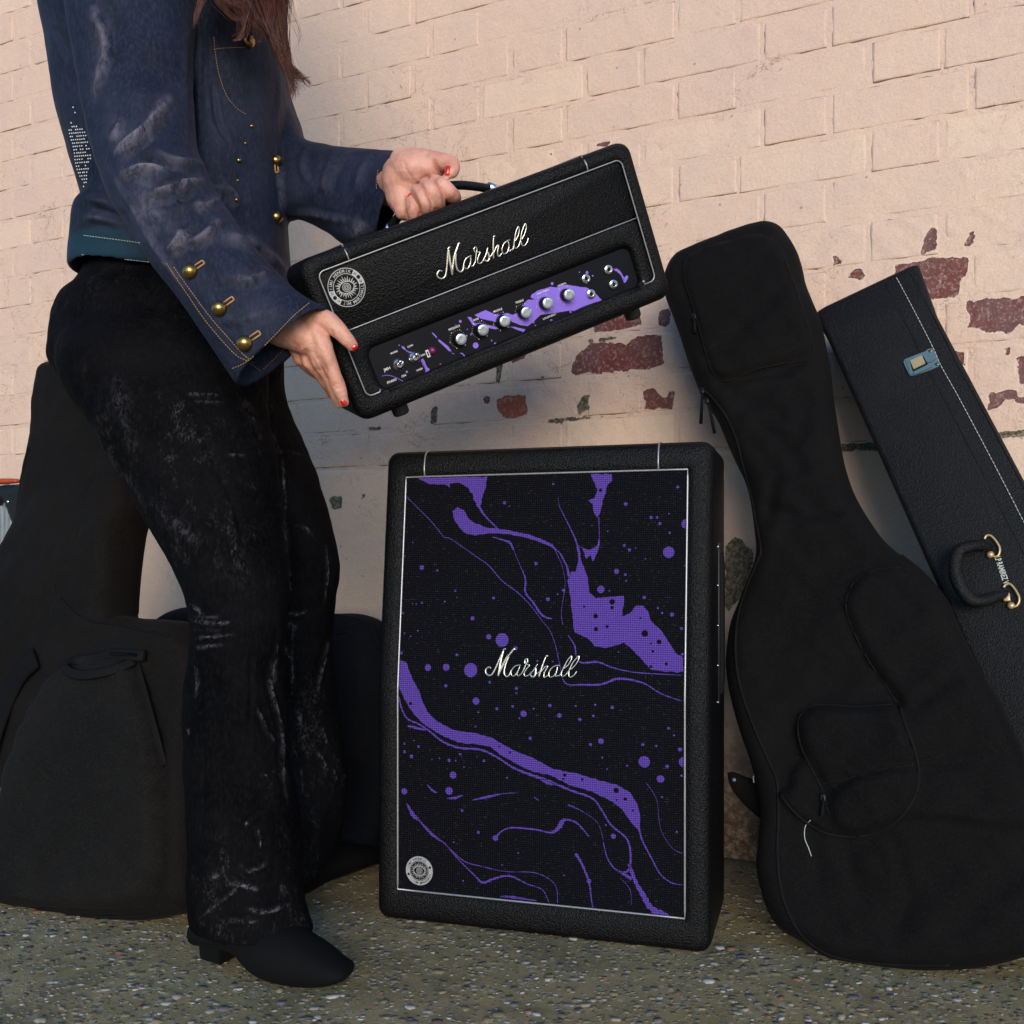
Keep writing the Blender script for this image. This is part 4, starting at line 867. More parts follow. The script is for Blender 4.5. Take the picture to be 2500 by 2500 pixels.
# ------------------------------------------------------------------ soft bags: outline in a leaning plane, filled with a padded thickness
def offs(poly, d):
    p = np.array(poly); a = np.roll(p, 1, 0); b = np.roll(p, -1, 0); t = b-a; t /= np.linalg.norm(t, axis=1)[:, None]+1e-9
    n = np.stack([-t[:, 1], t[:, 0]], 1); ar = np.sum(p[:, 0]*b[:, 1]-b[:, 0]*p[:, 1]); n = n if ar > 0 else -n
    return p+n*d
def prof(d, R): return np.sqrt(np.clip(1-(1-np.clip(d/R, 0, 1))**2, 0, 1))
def pillow(name, outline, T, R, step, relief, mat, parent, y0=0.0, back=True, smooth_out=4, attrs=None):
    """outline: (u,z) list; front surface bulges towards the viewer (-y), back away"""
    o = cr(outline, smooth_out, True); seg = np.linalg.norm(np.roll(o, -1, 0)-o, axis=1); L = np.concatenate([[0], np.cumsum(seg)]); N = max(24, int(L[-1]/step))
    oo = np.concatenate([o, o[:1]]); t = np.linspace(0, L[-1], N, endpoint=False); B = np.stack([np.interp(t, L, oo[:, 0]), np.interp(t, L, oo[:, 1])], 1)
    pts = [B]
    for f_ in (.04, .12, .25, .42, .65):
        q = offs(B, R*f_)[::1 if f_ < .3 else 2]; s_ = sdf(q[:, 0], q[:, 1], B); pts.append(q[s_ > R*f_*.75])
    gx, gz = np.meshgrid(np.arange(B[:, 0].min(), B[:, 0].max(), step), np.arange(B[:, 1].min(), B[:, 1].max(), step)); gx = gx.ravel()+(np.arange(gx.size) % 2)*step*.3; gz = gz.ravel()
    s_ = sdf(gx, gz, B); k = s_ > R*.8; pts.append(np.stack([gx[k], gz[k]], 1))
    A = np.concatenate(pts); nb = len(B)
    vs, es, fs, _, _, _ = delaunay_2d_cdt([Vector(p) for p in A.tolist()], [], [list(range(nb))], 1, 1e-6)
    U = np.array([v[0] for v in vs]); Z = np.array([v[1] for v in vs])
    d = np.maximum(sdf(U, Z, B), 0); d[:nb] = 0
    pr = prof(d, R); yf = y0-T/2*pr-relief(U, Z)*np.clip(d/.008, 0, 1); yb = y0+T/2*pr
    fr = [tuple(f) for f in fs]
    def ccw(f):
        a, b, c = f[:3]; return (U[b]-U[a])*(Z[c]-Z[a])-(U[c]-U[a])*(Z[b]-Z[a]) > 0
    fr = [f if ccw(f) else f[::-1] for f in fr]
    V = [(U[i], yf[i], Z[i]) for i in range(len(U))]
    if back:
        mp = {}; 
        for i in range(len(U)):
            if d[i] < 1e-6: mp[i] = i
            else: mp[i] = len(V); V.append((U[i], yb[i], Z[i]))
        Fc = fr+[tuple(mp[i] for i in f[::-1]) for f in fr]
    else: Fc = fr
    ob = mk(name, V, Fc, mat, parent, attrs=attrs)
    fy = lambda u, z: float(y0-T/2*prof(np.maximum(sdf(np.array([u]), np.array([z]), B), 0), R)[0]-relief(np.array([u]), np.array([z]))[0])
    return ob, fy, B
def sst(x): x = np.clip(x, 0, 1); return x*x*(3-2*x)
def on(fy, pts, r=.0015, n=5): # path lying on a padded surface
    return [(u, fy(u, z)-r, z) for u, z in cr(pts, n)]
def seam(name, fy, pts, r, mat, par, flat=1.0, n=4, seg=6):
    p = on(fy, pts, r*.3, n); V, Fc = tube(p, r, seg, flat=flat); return mk(name, V, Fc, M[mat], par)
def zipper(fy, pts, par, w_=.0055, n=5):
    """zip: flat tape with a row of small teeth"""
    p = on(fy, pts, .0004, n); m = MB(); tp_ = MB()
    V, Fc = tube(p, w_/2, 6, flat=.25, up=(0, 1, 0)); z = mk('zipper', V, Fc, M['zip'], par)
    a = np.array(p); L = np.concatenate([[0], np.cumsum(np.linalg.norm(a[1:]-a[:-1], axis=1))]); t = np.arange(0, L[-1], .0028)
    T_ = np.stack([np.interp(t, L, a[:, i]) for i in range(3)], 1)
    for i, q in enumerate(T_[:-1]):
        dr = T_[i+1]-q; V, Fc = tube([q-[0, .0014, 0]-dr*.15, q-[0, .0014, 0]+dr*.35], .0013, 4); m.add(V, Fc)
    tag(m.build('zip_teeth', M['plastic'], z), None, kind='stuff'); return z

# ---- front gig bag on the right
ax_w = (math.cos(YAW), -math.sin(YAW), 0)
BF = Frame(P(2150, 2378, 1.385), ax_w, (.119, .258, 1.133))
gb = empty('gig_bag', BF.M); tag(gb, 'black soft gig bag with zipped pockets leaning between speaker cabinet and hard guitar case', 'gig bag', 'guitar bags and cases leaning on the wall')
C3 = (.4658, 1600, 500); C5 = (.621, 1700, 1300)
right_out = sc([(52, 420), (62, 370), (90, 315), (150, 262), (300, 200), (450, 140), (540, 112), (590, 105), (650, 120), (690, 160), (740, 240), (770, 330), (790, 420), (830, 520), (870, 620), (900, 760), (925, 900), (940, 1040), (970, 1240), (1000, 1390), (1060, 1550), (1190, 1750), (1300, 1850)], *C3) \
 + sc([(800, 80), (900, 160), (985, 260), (1030, 360), (1110, 530), (1200, 680), (1290, 880), (1360, 1060), (1420, 1260), (1440, 1420), (1420, 1550), (1350, 1640), (1220, 1690), (1080, 1716), (900, 1722), (750, 1710), (600, 1690), (510, 1668), (420, 1610), (335, 1560), (285, 1490), (255, 1400), (238, 1300), (248, 1200), (255, 1100), (240, 1000), (215, 900), (180, 800), (150, 700), (128, 600), (120, 520), (125, 440), (138, 360), (160, 300), (200, 200), (235, 100)], *C5) \
 + sc([(525, 1730), (500, 1560), (470, 1450), (430, 1370), (385, 1270), (330, 1140), (270, 1050), (235, 985), (200, 900), (165, 800), (130, 690), (90, 580), (60, 500)], *C3)
ro = BF.uvs(right_out)
hpk = BF.uvs(sc([(190, 470), (185, 400), (215, 335), (290, 295), (420, 262), (560, 228), (625, 235), (680, 300), (715, 400), (760, 520), (800, 640), (835, 760), (840, 840), (700, 880), (540, 925), (400, 975), (330, 930), (290, 800), (240, 620)], *C3))
big_p = BF.uvs(sc([(820, 170), (700, 182), (625, 235), (602, 320), (640, 430), (700, 540), (780, 640), (815, 690), (600, 700), (480, 700), (425, 730), (410, 800), (440, 900), (400, 940), (395, 1000), (350, 1040), (420, 1120), (520, 1180), (620, 1196), (760, 1165), (860, 1120), (1000, 1130), (1200, 1160), (1400, 1150), (1400, 900), (1230, 700), (1100, 500), (980, 300), (900, 200)], *C5))
low_p = BF.uvs(sc([(560, 1010), (640, 970), (760, 940), (880, 930), (885, 1010), (850, 1080), (760, 1150), (640, 1190), (560, 1150), (545, 1080)], *C5))
mid_p = BF.uvs(sc([(480, 705), (640, 712), (790, 700), (830, 800), (870, 920), (740, 935), (600, 975), (540, 1020), (500, 950), (440, 840), (430, 760)], *C5))
zl = BF.uvs(sc([(110, 560), (95, 450), (120, 350), (180, 285), (300, 235)], *C3)+[]); 
zline = BF.uvs(sc([(265, 1000), (330, 1060), (400, 1160), (450, 1270), (480, 1400), (505, 1500), (530, 1600), (550, 1700)], *C3)+sc([(268, 80), (255, 140), (215, 220), (185, 330), (175, 440), (182, 560), (205, 660), (250, 780), (300, 900), (335, 980), (345, 1100), (342, 1250), (355, 1400), (405, 1530), (480, 1620), (600, 1670), (800, 1690), (1000, 1690)], *C5))
cre = [BF.uvs(sc(q, *C3)) for q in ([(370, 985), (520, 950), (700, 900), (830, 850)], [(560, 1180), (720, 1320), (780, 1420)], [(600, 1620), (760, 1680), (950, 1640), (1060, 1560)], [(430, 1050), (560, 1110), (660, 1140)], [(640, 1500), (600, 1700)])]
cre2 = [BF.uvs(sc(q, *C5)) for q in ([(590, 1200), (620, 1330), (660, 1440)], [(470, 1180), (500, 1350)], [(600, 330), (680, 500), (810, 690)], [(880, 690), (1010, 600), (1120, 540)], [(860, 930), (1100, 900), (1280, 880)], [(780, 1200), (840, 1400), (800, 1600)])]
def rel_b(U, Z):
    X = np.stack([U, Z], 1); h = waves(X, 9, .8, 3.2, 11)*.005+waves(X, 10, 5, 13, 12)*.0021+waves(X, 8, 18, 34, 13)*.0006
    h = h+.011*sst(sdf(U, Z, hpk)/.009+.4); h = h+.013*sst(sdf(U, Z, big_p)/.010+.4)
    h = h+.010*sst(sdf(U, Z, mid_p)/.010+.3)+.014*sst(sdf(U, Z, low_p)/.012+.3)
    for q in cre: h = h-.005*np.exp(-(dline(U, Z, q)/.010)**2)+.002*np.exp(-((dline(U, Z, q)-.02)/.01)**2)
    for q in cre2: h = h-.004*np.exp(-(dline(U, Z, q)/.009)**2)
    return h
BV, bfy, bB = pillow('bag_body', ro, .085, .030, .0070, rel_b, M['nylon'], gb, y0=0.0)
zipper(bfy, zline, gb)
seam('piping', bfy, hpk+[hpk[0]], .0016, 'zip', gb)
seam('piping', bfy, big_p[5:8]+big_p[1:5][::-1]+[], .0016, 'zip', gb) if False else None
seam('piping', bfy, BF.uvs(sc([(820, 170), (700, 182), (625, 235), (602, 320), (640, 430), (700, 540), (800, 685)], *C5)), .0018, 'zip', gb)
seam('piping', bfy, BF.uvs(sc([(350, 1030), (420, 1115), (520, 1180), (640, 1196), (760, 1165), (850, 1080), (885, 980), (865, 860), (835, 780), (810, 700)], *C5)), .0024, 'zip', gb)
zipper(bfy, BF.uvs(sc([(540, 1110), (510, 1010), (470, 930), (432, 850), (420, 760), (450, 705), (520, 690), (640, 702), (790, 690)], *C5)), gb, .0048)
zipper(bfy, BF.uvs(sc([(560, 1005), (650, 965), (760, 940), (870, 925)], *C5)), gb, .0044)
def pull(name, fy, a, b, par, r=.0026, mat='zip'):
    pa = Vector((a[0], fy(*a)-.004, a[1])); pb = Vector((b[0], fy(*b)-.007, b[1])) if abs(sdf(np.array([b[0]]), np.array([b[1]]), bB)[0]) < 9 else None
    V, Fc = boxgeo(a[0]-.004, a[0]+.004, pa.y-.002, pa.y+.003, a[1]-.007, a[1]+.004, .0015); s_ = mk(name, V, Fc, M['plastic'], par)
    V, Fc = tube([pa, (pa+pb)/2+Vector((.001, -.002, 0)), pb], [r*.7, r, r*1.15], 8); mk('pull_tab', V, Fc, M[mat], s_); return s_
za, zb2 = BF.uvs(sc([(262, 990), (285, 1030)], *C3))
pull('zip_slider', bfy, BF.uv(1600+.4658*268, 500+.4658*1005), BF.uv(1600+.4658*240, 500+.4658*1150), gb)
pull('zip_slider', bfy, BF.uv(1600+.4658*290, 500+.4658*1050), BF.uv(1600+.4658*315, 500+.4658*1205), gb)
pull('zip_slider', bfy, BF.uv(1600+.4658*240, 500+.4658*650), BF.uv(1600+.4658*245, 500+.4658*740), gb)
pull('zip_slider', bfy, BF.uv(1700+.621*520, 1300+.621*1045), BF.uv(1700+.621*517, 1300+.621*1120), gb)
lp = BF.uvs(sc([(472, 1135), (448, 1155), (445, 1200), (460, 1240), (470, 1272)], *C5)); seam('cord_loop', bfy, lp, .00055, 'wthread', gb)
lp = BF.uvs(sc([(240, 950), (226, 962), (230, 985)], *C5)); V, Fc = tube([(u, -.006, z) for u, z in lp], .0009, 6); mk('cord_loop', V, Fc, M['wthread'], gb)
# strap tab pointing left behind the bag
tb = BF.uvs(sc([(122, 945), (150, 942), (205, 965), (265, 985), (270, 1125), (215, 1095), (165, 1045), (135, 1000)], *C5), .03)
pillow('strap_tab', tb, .016, .008, .008, lambda U, Z: U*0, M['nylon'], gb, y0=.03)
u_, z_ = BF.uv(1700+.621*148, 1300+.621*972, .02); V, Fc = lathe([(.003, 0), (.003, .001), (.0018, .0012)], 12); mk('eyelet', [(v[0]+u_, v[1]+.0215, v[2]+z_) for v in V], Fc, M['bluesteel'], gb)

# ---- hard guitar case leaning at the right edge
KF = Frame(P(2180, 690, 1.70), (1, -.25, 0), (0, 0, 1))     # temporary to build axes
ptop = P(2095, 690, 1.66); pbot = P(2700, 2050, 1.31)
axl = (ptop-pbot)                                            # long axis, upwards
KF = Frame(pbot, Vector((.86, -.50, .10)), axl)
# box cross-section axes: x = width seen by the camera (case depth), y = into the scene, z = along the case
kc = empty('guitar_case', KF.M); tag(kc, 'hard black guitar case with white stitched seam, metal latch and handle at right edge', 'guitar case', 'guitar bags and cases leaning on the wall')
Lk = axl.length
edgeL = [KF.uv(*p, 0) for p in sc([(845, 545), (900, 740), (1130, 1230), (1300, 1600), (1440, 1900)], *C3)]
edgeR = [KF.uv(*p, 0) for p in sc([(1325, 300), (1500, 620), (1700, 1000), (1930, 1440)], *C3)]
topl = [KF.uv(*p, 0) for p in sc([(845, 545), (1000, 450), (1120, 370), (1190, 345), (1280, 292), (1325, 300)], *C3)]
def lin(E):
    a = np.array(E); return np.polyfit(a[:, 1], a[:, 0], 1)
cl_, cr2 = lin(edgeL), lin(edgeR)
zt = np.mean([p[1] for p in topl])
def kxl(z): return float(np.polyval(cl_, z))
def kxr(z): return float(np.polyval(cr2, z))
def kring(z, g_, y0, y1, r=.010, top=None):
    xl, xr_ = kxl(z)-g_, kxr(z)+g_; pts = []
    for cx2, cy2, a0 in ((xr_-r, y1-r, 0), (xl+r, y1-r, 90), (xl+r, y0+r, 180), (xr_-r, y0+r, 270)):
        for k in range(5):
            a = math.radians(a0+22.5*k); x = cx2+r*math.cos(a); t_ = (x-kxl(z))/(kxr(z)-kxl(z))
            pts.append((x, cy2+r*math.sin(a), z if top is None else top(t_)))
    return pts
zl0, zr0 = topl[0][1], topl[-1][1]
tf = lambda dz: (lambda t_: zl0+(zr0-zl0)*t_+dz)
kr = []
for z in np.linspace(-.15, min(zl0, zr0)-.05, 26): kr.append(kring(z, 0, 0, .16+max(0, .5-z)*.5))
kr += [kring(zl0, 0, 0, .16, top=tf(-.014)), kring(zl0, -.002, .002, .158, top=tf(-.005)), kring(zl0, -.008, .008, .15, top=tf(0))]
V, Fc = rings([r_[::-1] for r_ in kr]); mk('case_body', V, Fc, M['leather'], kc)
# lid seam with white stitching: parallel to the right edge
sm_px = sc([(1240, 346), (1290, 430), (1400, 640), (1460, 760), (1500, 850), (1590, 1010), (1760, 1330), (1930, 1660)], *C3)
def ktop(u, z): t_ = (u-kxl(z))/(kxr(z)-kxl(z)); return zl0+(zr0-zl0)*t_-.009
def below(pts): return [(u, z) for u, z in pts if z < ktop(u, z)]
smv = below([tuple(p) for p in cr(KF.uvs(sm_px), 4)])
_d = np.array(smv[-1])-np.array(smv[-14]); smv += [tuple(np.array(smv[-1])+_d*k) for k in range(1, 12) if smv[-1][1]+_d[1]*k > -.12]
V, Fc = tube([(u, .0002, z) for u, z in smv], .0011, 6, flat=1); mk('lid_seam', V, Fc, M['plastic'], kc)
st = MB(); a = cr(smv, 3); L = np.concatenate([[0], np.cumsum(np.linalg.norm(a[1:]-a[:-1], axis=1))])
for t in np.arange(.003, L[-1]-.006, .0068):
    q = [(np.interp(t+d_, L, a[:, 0]), -.0011, np.interp(t+d_, L, a[:, 1])) for d_ in (0, .0052)]
    V, Fc = tube(q, .0006, 5); st.add(V, Fc)
tag(st.build('stitching', M['wthread'], kc), None, kind='stuff')
# a raised band edge on the lid and a pressed ridge on the body
for du, rr in ((.022, .0009), (-.020, .0012)):
    V, Fc = tube([(u+du, .0004, z) for u, z in smv if z < ktop(u+du, z)], rr, 6); mk('pressed_ridge', V, Fc, M['leather'], kc)
# latch
C7 = (.207, 2100, 800)
def kpoly(mb, px, y0, y1):
    q = KF.uvs(sc(px, *C7)); n = len(q); V = [(u, y0, z) for u, z in q]+[(u, y1, z) for u, z in q]
    tri = tessellate_polygon([[Vector((u, z, 0)) for u, z in q]])
    Fc = [tuple(t) for t in tri]+[tuple(i+n for i in t) for t in tri]+[(i, (i+1) % n, (i+1) % n+n, i+n) for i in range(n)]
    mb.add(V, Fc)
lb = MB(); kpoly(lb, [(515, 410), (535, 380), (780, 285), (800, 262), (855, 252), (945, 430), (930, 465), (840, 505), (640, 575), (590, 575), (540, 480)], -.0035, -.0005); lt = lb.build('latch', M['bluesteel'], kc, False)
lb = MB(); kpoly(lb, [(578, 402), (740, 332), (806, 440), (632, 528)], -.0048, -.0034); lb.build('latch_recess', M['panel'], lt, False)
lb = MB(); kpoly(lb, [(600, 410), (735, 345), (780, 440), (640, 510)], -.0075, -.0034); lb.build('latch_lever', M['gold'], lt, False)
lb = MB(); kpoly(lb, [(545, 400), (590, 385), (630, 560), (600, 570)], -.0055, -.0034); kpoly(lb, [(560, 390), (765, 310), (780, 335), (580, 420)], -.0062, -.0034); kpoly(lb, [(640, 540), (845, 450), (850, 480), (650, 572)], -.0062, -.0034); tag(lb.build('latch_frame', M['bluesteel'], lt, False), None)
lb = MB(); kpoly(lb, [(745, 340), (795, 425), (845, 420), (895, 385), (880, 330), (845, 305)], -.0058, -.0034); lb.build('latch_hook', M['bluesteel'], lt, False)
for p in ((833, 285), (912, 440)):
    u, z = KF.uv(2100+.207*p[0], 800+.207*p[1]); V, Fc = lathe([(.0026, 0), (.0026, .0009), (.0015, .0013)], 12); mk('rivet', [(v[0]+u, v[1]-.0035, v[2]+z) for v in V], Fc, M['brass'], lt)
# carry handle with gold shackles
C8 = (.15528*1.3333, 2200, 1200)
hq = KF.uvs(sc([(1050, 670), (960, 665), (840, 710), (740, 760), (690, 850), (680, 960), (700, 1090), (760, 1220), (840, 1320), (930, 1345), (1040, 1310), (1160, 1250), (1240, 1215)], *C8))
hy = [-.004, -.018, -.030, -.036, -.038, -.038, -.038, -.036, -.034, -.030, -.022, -.012, -.004]
V, Fc = tube(cr([(u, y, z) for (u, z), y in zip(hq, hy)], 5), np.interp(np.linspace(0, 1, 61), [0, .15, .5, .85, 1], [.0055, .0085, .0100, .0085, .0055]), 12); hd = mk('handle', V, Fc, M['leather'], kc)
for q in ([(985, 570), (1010, 530), (1060, 530), (1120, 590), (1165, 670), (1160, 740), (1130, 775), (1075, 765), (1045, 725)], [(1210, 1140), (1240, 1105), (1290, 1100), (1345, 1160), (1390, 1240), (1395, 1300), (1370, 1350), (1320, 1365), (1275, 1330)]):
    V, Fc = tube(cr([(u, -.004, z) for u, z in KF.uvs(sc(q, *C8))], 4), .0026, 8, flat=.7); s_ = mk('handle_shackle', V, Fc, M['gold'], kc)
    u, z = KF.uv(*sc([q[-2]], *C8)[0]); V, Fc = lathe([(.0052, 0), (.0052, .002), (.0026, .0045), (.001, .0047)], 14); mk('rivet', [(v[0]+u-.002, v[1]-.003, v[2]+z+.002) for v in V], Fc, M['gold'], s_)
    u2, z2 = u-.006, z+.014; V, Fc = boxgeo(u2-.005, u2+.004, -.008, -.001, z2-.006, z2+.006, .0012); mk('clasp', V, Fc, M['gold'], s_)
tm = MB(); a_ = KF.uv(*sc([(1150, 810)], *C8)[0]); b_ = KF.uv(*sc([(1235, 1060)], *C8)[0]); an = math.atan2(b_[1]-a_[1], b_[0]-a_[0])
text(tm, 'LP RAMIREZ VI', ((a_[0]+b_[0])/2, (a_[1]+b_[1])/2), .0080, lambda z: -.0012, an, .62, bold=.02); tag(tm.build('case_lettering', M['wthread'], kc, False), None)
# ---- left gig bag (behind the legs), seen from its padded back
LF = Frame(P(230, 2246, 1.600), ax_w, (.10, .20, 1.1))
lg = empty('gig_bag', LF.M); tag(lg, 'large black gig bag with padded back standing behind the person at the left', 'gig bag', 'guitar bags and cases leaning on the wall')
C9 = (.4658, 0, 850); C10 = (.4917, 0, 1500)
lo = sc([(330, 85), (300, 98), (268, 145), (250, 230), (235, 330), (225, 430), (210, 530), (185, 660), (155, 800), (125, 920), (75, 1040), (20, 1140), (-40, 1240), (-110, 1340), (-150, 1500), (-160, 1700)], *C9)+sc([(-210, 700), (-200, 1000), (-160, 1300), (-100, 1430), (0, 1478), (110, 1484), (400, 1512), (600, 1520), (760, 1516), (860, 1497), (960, 1470), (1010, 1400), (1030, 1200), (1030, 900), (1040, 600), (1060, 300), (1040, 140)], *C10)+sc([(1060, 1500), (1000, 1440), (900, 1425), (780, 1420), (720, 1412), (675, 1402), (668, 1390), (675, 1250), (690, 1100), (712, 950), (735, 860), (740, 700), (720, 500), (660, 300), (560, 150), (440, 95)], *C9)
lu = LF.uvs(lo)
padp = LF.uvs(sc([(140, 1000), (200, 700), (280, 450), (370, 330), (480, 250), (620, 235), (770, 240), (850, 430), (905, 620), (935, 900), (930, 1200), (860, 1400), (760, 1450), (400, 1445), (100, 1420), (60, 1250)], *C10))
seam1 = LF.uvs(sc([(590, 650), (585, 740), (565, 860), (535, 980), (480, 1110), (430, 1225), (395, 1310), (360, 1420), (330, 1500)], *C9))
strapL = LF.uvs(sc([(215, 1560), (150, 1700), (80, 1860)], *C9)+sc([(110, 850), (40, 1100)], *C10))
lc = [LF.uvs(sc(q, *C9)) for q in ([(150, 1085), (250, 1095), (330, 1110)], [(420, 1290), (520, 1370), (620, 1420)], [(120, 1300), (260, 1370)], [(400, 1100), (330, 1400)], [(650, 1500), (900, 1560)])]
def rel_l(U, Z):
    X = np.stack([U, Z], 1); h = waves(X, 9, .8, 3.0, 21)*.006+waves(X, 10, 5, 13, 22)*.0026+waves(X, 8, 18, 34, 23)*.0007
    h = h+.012*sst(sdf(U, Z, padp)/.012+.3)-.009*np.exp(-(dline(U, Z, padp+[padp[0]])/.006)**2)
    h = h-.007*np.exp(-(dline(U, Z, seam1)/.006)**2)
    for q in lc: h = h-.005*np.exp(-(dline(U, Z, q)/.010)**2)
    return h
LB, lfy, lB = pillow('bag_body', lu, .10, .034, .0075, rel_l, M['nylon2'], lg, y0=0.0)
# padded back panel in grey black spacer fabric, its own sheet lying on the bag
def sheeton(name, poly, fy, off, mat, par, step=.010):
    o = cr(poly, 3, True); gx, gz = np.meshgrid(np.arange(o[:, 0].min(), o[:, 0].max(), step), np.arange(o[:, 1].min(), o[:, 1].max(), step)); gx, gz = gx.ravel(), gz.ravel(); k = sdf(gx, gz, o) > step*.5
    A = np.concatenate([o, np.stack([gx[k], gz[k]], 1)]); vs, es, fs, _, _, _ = delaunay_2d_cdt([Vector(p) for p in A.tolist()], [], [list(range(len(o)))], 1, 1e-6)
    U = np.array([v[0] for v in vs]); Z = np.array([v[1] for v in vs]); d = np.maximum(sdf(U, Z, o), 0)
    Y = np.array([fy(u, z) for u, z in zip(U, Z)])-off*prof(d, off*2.2)-.001
    return mk(name, [(u, y, z) for u, y, z in zip(U, Y, Z)], [tuple(f) for f in fs], M[mat], par)
sheeton('back_pad', padp, lfy, .011, 'mesh', lg, .010)
zipper(lfy, seam1, lg, .005)
seam('piping', lfy, LF.uvs(sc([(262, 560), (225, 690), (180, 830), (130, 960), (90, 1060), (40, 1180)], *C9)), .0022, 'zip', lg)
seam('piping', lfy, LF.uvs(sc([(110, 1455), (400, 1483), (740, 1490), (850, 1470)], *C10)), .0024, 'zip', lg)
seam('piping', lfy, LF.uvs(sc([(450, 1340), (560, 1440), (720, 1470), (900, 1510), (1010, 1530)], *C9)), .0020, 'zip', lg)
def webbing(name, pts, w_, fy, par, mat='zip', lift=.004, F_=None):
    p = [(u, fy(u, z)-lift-(ll if ll else 0), z) for (u, z), ll in pts]
    V, Fc = tube(cr(p, 5), w_/2, 8, flat=.12, up=(0, 1, 0)); return mk(name, V, Fc, M[mat], par)
hnd = LF.uvs(sc([(700, 210), (600, 235), (530, 250), (515, 285), (560, 320), (640, 325), (740, 300), (800, 250)], *C10))
webbing('carry_handle', list(zip(hnd, [.002, .008, .014, .018, .018, .015, .009, .003])), .016, lfy, lg)
bk = LF.uvs(sc([(680, 190), (835, 190), (845, 255), (700, 240)], *C10)); ub, zb3 = bk[0]; ub2, zb4 = bk[2]
yb_ = lfy((ub+ub2)/2, (zb3+zb4)/2)
V, Fc = boxgeo(min(ub, ub2), max(ub, ub2), yb_-.012, yb_-.001, min(zb3, zb4), max(zb3, zb4), .003); bko = mk('strap_buckle', V, Fc, M['zip'], lg)
V, Fc = boxgeo(min(ub, ub2)+.012, max(ub, ub2)-.012, yb_-.016, yb_-.010, min(zb3, zb4)+.010, max(zb3, zb4)-.010, .002); mk('buckle_bar', V, Fc, M['zip'], bko)
webbing('shoulder_strap', [(p, .002) for p in LF.uvs(sc([(780, 250), (830, 400), (880, 560), (925, 760)], *C10))], .022, lfy, lg)
webbing('shoulder_strap', [(p, .003) for p in LF.uvs(sc([(300, 230), (200, 330), (110, 560), (60, 800), (40, 1000)], *C10))], .040, lfy, lg, 'nylon')
dr_ = LF.uvs(sc([(60, 850), (55, 890), (95, 912), (145, 905), (150, 860)], *C10)); p = [(u, lfy(u, z)-.010, z) for u, z in dr_]; V, Fc = tube(cr(p, 5, True), .0022, 8, True); mk('d_ring', V, Fc, M['bluesteel'], lg)
u, z = LF.uv(*sc([(70, 20)], *C10)[0]); V, Fc = lathe([(.0052, 0), (.0052, .0012), (.004, .0026), (.001, .003)], 20); mk('press_stud', [(v[0]+u, v[1]+lfy(u, z)-.001, v[2]+z) for v in V], Fc, M['white_print'], lg)
# ---- rounded navy-black case further back, between the legs and the cabinet
NF = Frame(P(860, 2100, 1.90), ax_w, (.04, .10, 1.0))
nb = empty('gig_bag', NF.M); tag(nb, 'navy black round topped bag behind the legs, just left of the speaker cabinet', 'gig bag', 'guitar bags and cases leaning on the wall')
no = sc([(1740, 1390), (1850, 1390), (1930, 1402), (2000, 1440), (2060, 1520), (2090, 1700)], *C9)+[(985, 1800), (980, 1950), (955, 2050), (915, 2085), (840, 2100), (700, 2105), (560, 2095), (480, 2060), (440, 1950), (425, 1800), (410, 1640)]+sc([(860, 1480), (855, 1435), (885, 1400), (930, 1375), (990, 1358), (1100, 1350), (1300, 1350), (1500, 1365)], *C9)
nu = NF.uvs(no)
npk = NF.uvs([(830, 1560), (905, 1550), (930, 1640), (925, 1850), (850, 1860), (825, 1700)])
def rel_n(U, Z): return waves(np.stack([U, Z], 1), 8, 1, 4, 31)*.004+.009*sst(sdf(U, Z, npk)/.010+.3)
NBo, nfy, _ = pillow('bag_body', nu, .11, .035, .012, rel_n, M['navy'], nb, y0=0.0)
seam('piping', nfy, NF.uvs([(812, 1512), (850, 1505), (890, 1512), (930, 1530), (955, 1580)]), .002, 'zip', nb)
seam('piping', nfy, npk+[npk[0]], .0016, 'zip', nb)
# ---- ribbed silver case at the far left edge
SF = Frame(P(0, 1400, 2.32), ax_w, (0, 0, 1))
sc_ = empty('ribbed_case', SF.M); tag(sc_, 'silver ribbed metal case with black corner and orange red top strip at left edge', 'metal case')
pa = SF.uv(0, 1395); pb_ = SF.uv(34, 1220)
x1 = SF.uv(33, 1300)[0]; z1, z0 = SF.uv(10, 1215)[1], -SF.O.z+.012
V = []; xs3 = np.linspace(-.30, x1, 150); prof3 = [(-.004 if int((x+1)/.0075) % 2 else 0.0) for x in xs3]
for zq in (z0, z1-.03, z1-.008, z1):
    for x, py in zip(xs3, prof3):
        k = 0 if zq < z1-.02 else (zq-(z1-.03))*.9
        V.append((min(x, x1-k*(1 if zq > z1-.02 else 0)), py, zq))
n3 = len(xs3); Fc = [(i*n3+j, i*n3+j+1, (i+1)*n3+j+1, (i+1)*n3+j) for i in range(3) for j in range(n3-1)]
mk('ribbed_panel', V, Fc, M['ribbed'], sc_, False)
V, Fc = boxgeo(-.30, x1+.012, .004, .13, z0, z1+.004, .01, 3); mk('case_shell', V, Fc, M['plastic'], sc_)
q = SF.uvs([(-20, 1250), (-20, 1192), (60, 1182), (72, 1172), (100, 1172), (100, 1240), (60, 1300), (30, 1245), (20, 1222)])
pillow('corner_housing', q, .03, .008, .008, lambda U, Z: U*0, M['plastic'], sc_, y0=-.006, smooth_out=2)
q = SF.uvs([(-60, 1170), (20, 1167), (36, 1170), (38, 1177), (20, 1180), (-60, 1183)])
pillow('top_strip', q, .02, .004, .006, lambda U, Z: U*0, M['orange'], sc_, y0=.01, smooth_out=2)
u, z = SF.uv(2, 1192); V, Fc = sphere((u, -.022, z), .010, 10, 1, .6, .8); mk('blue_cap', V, Fc, M['blueglass'], sc_)
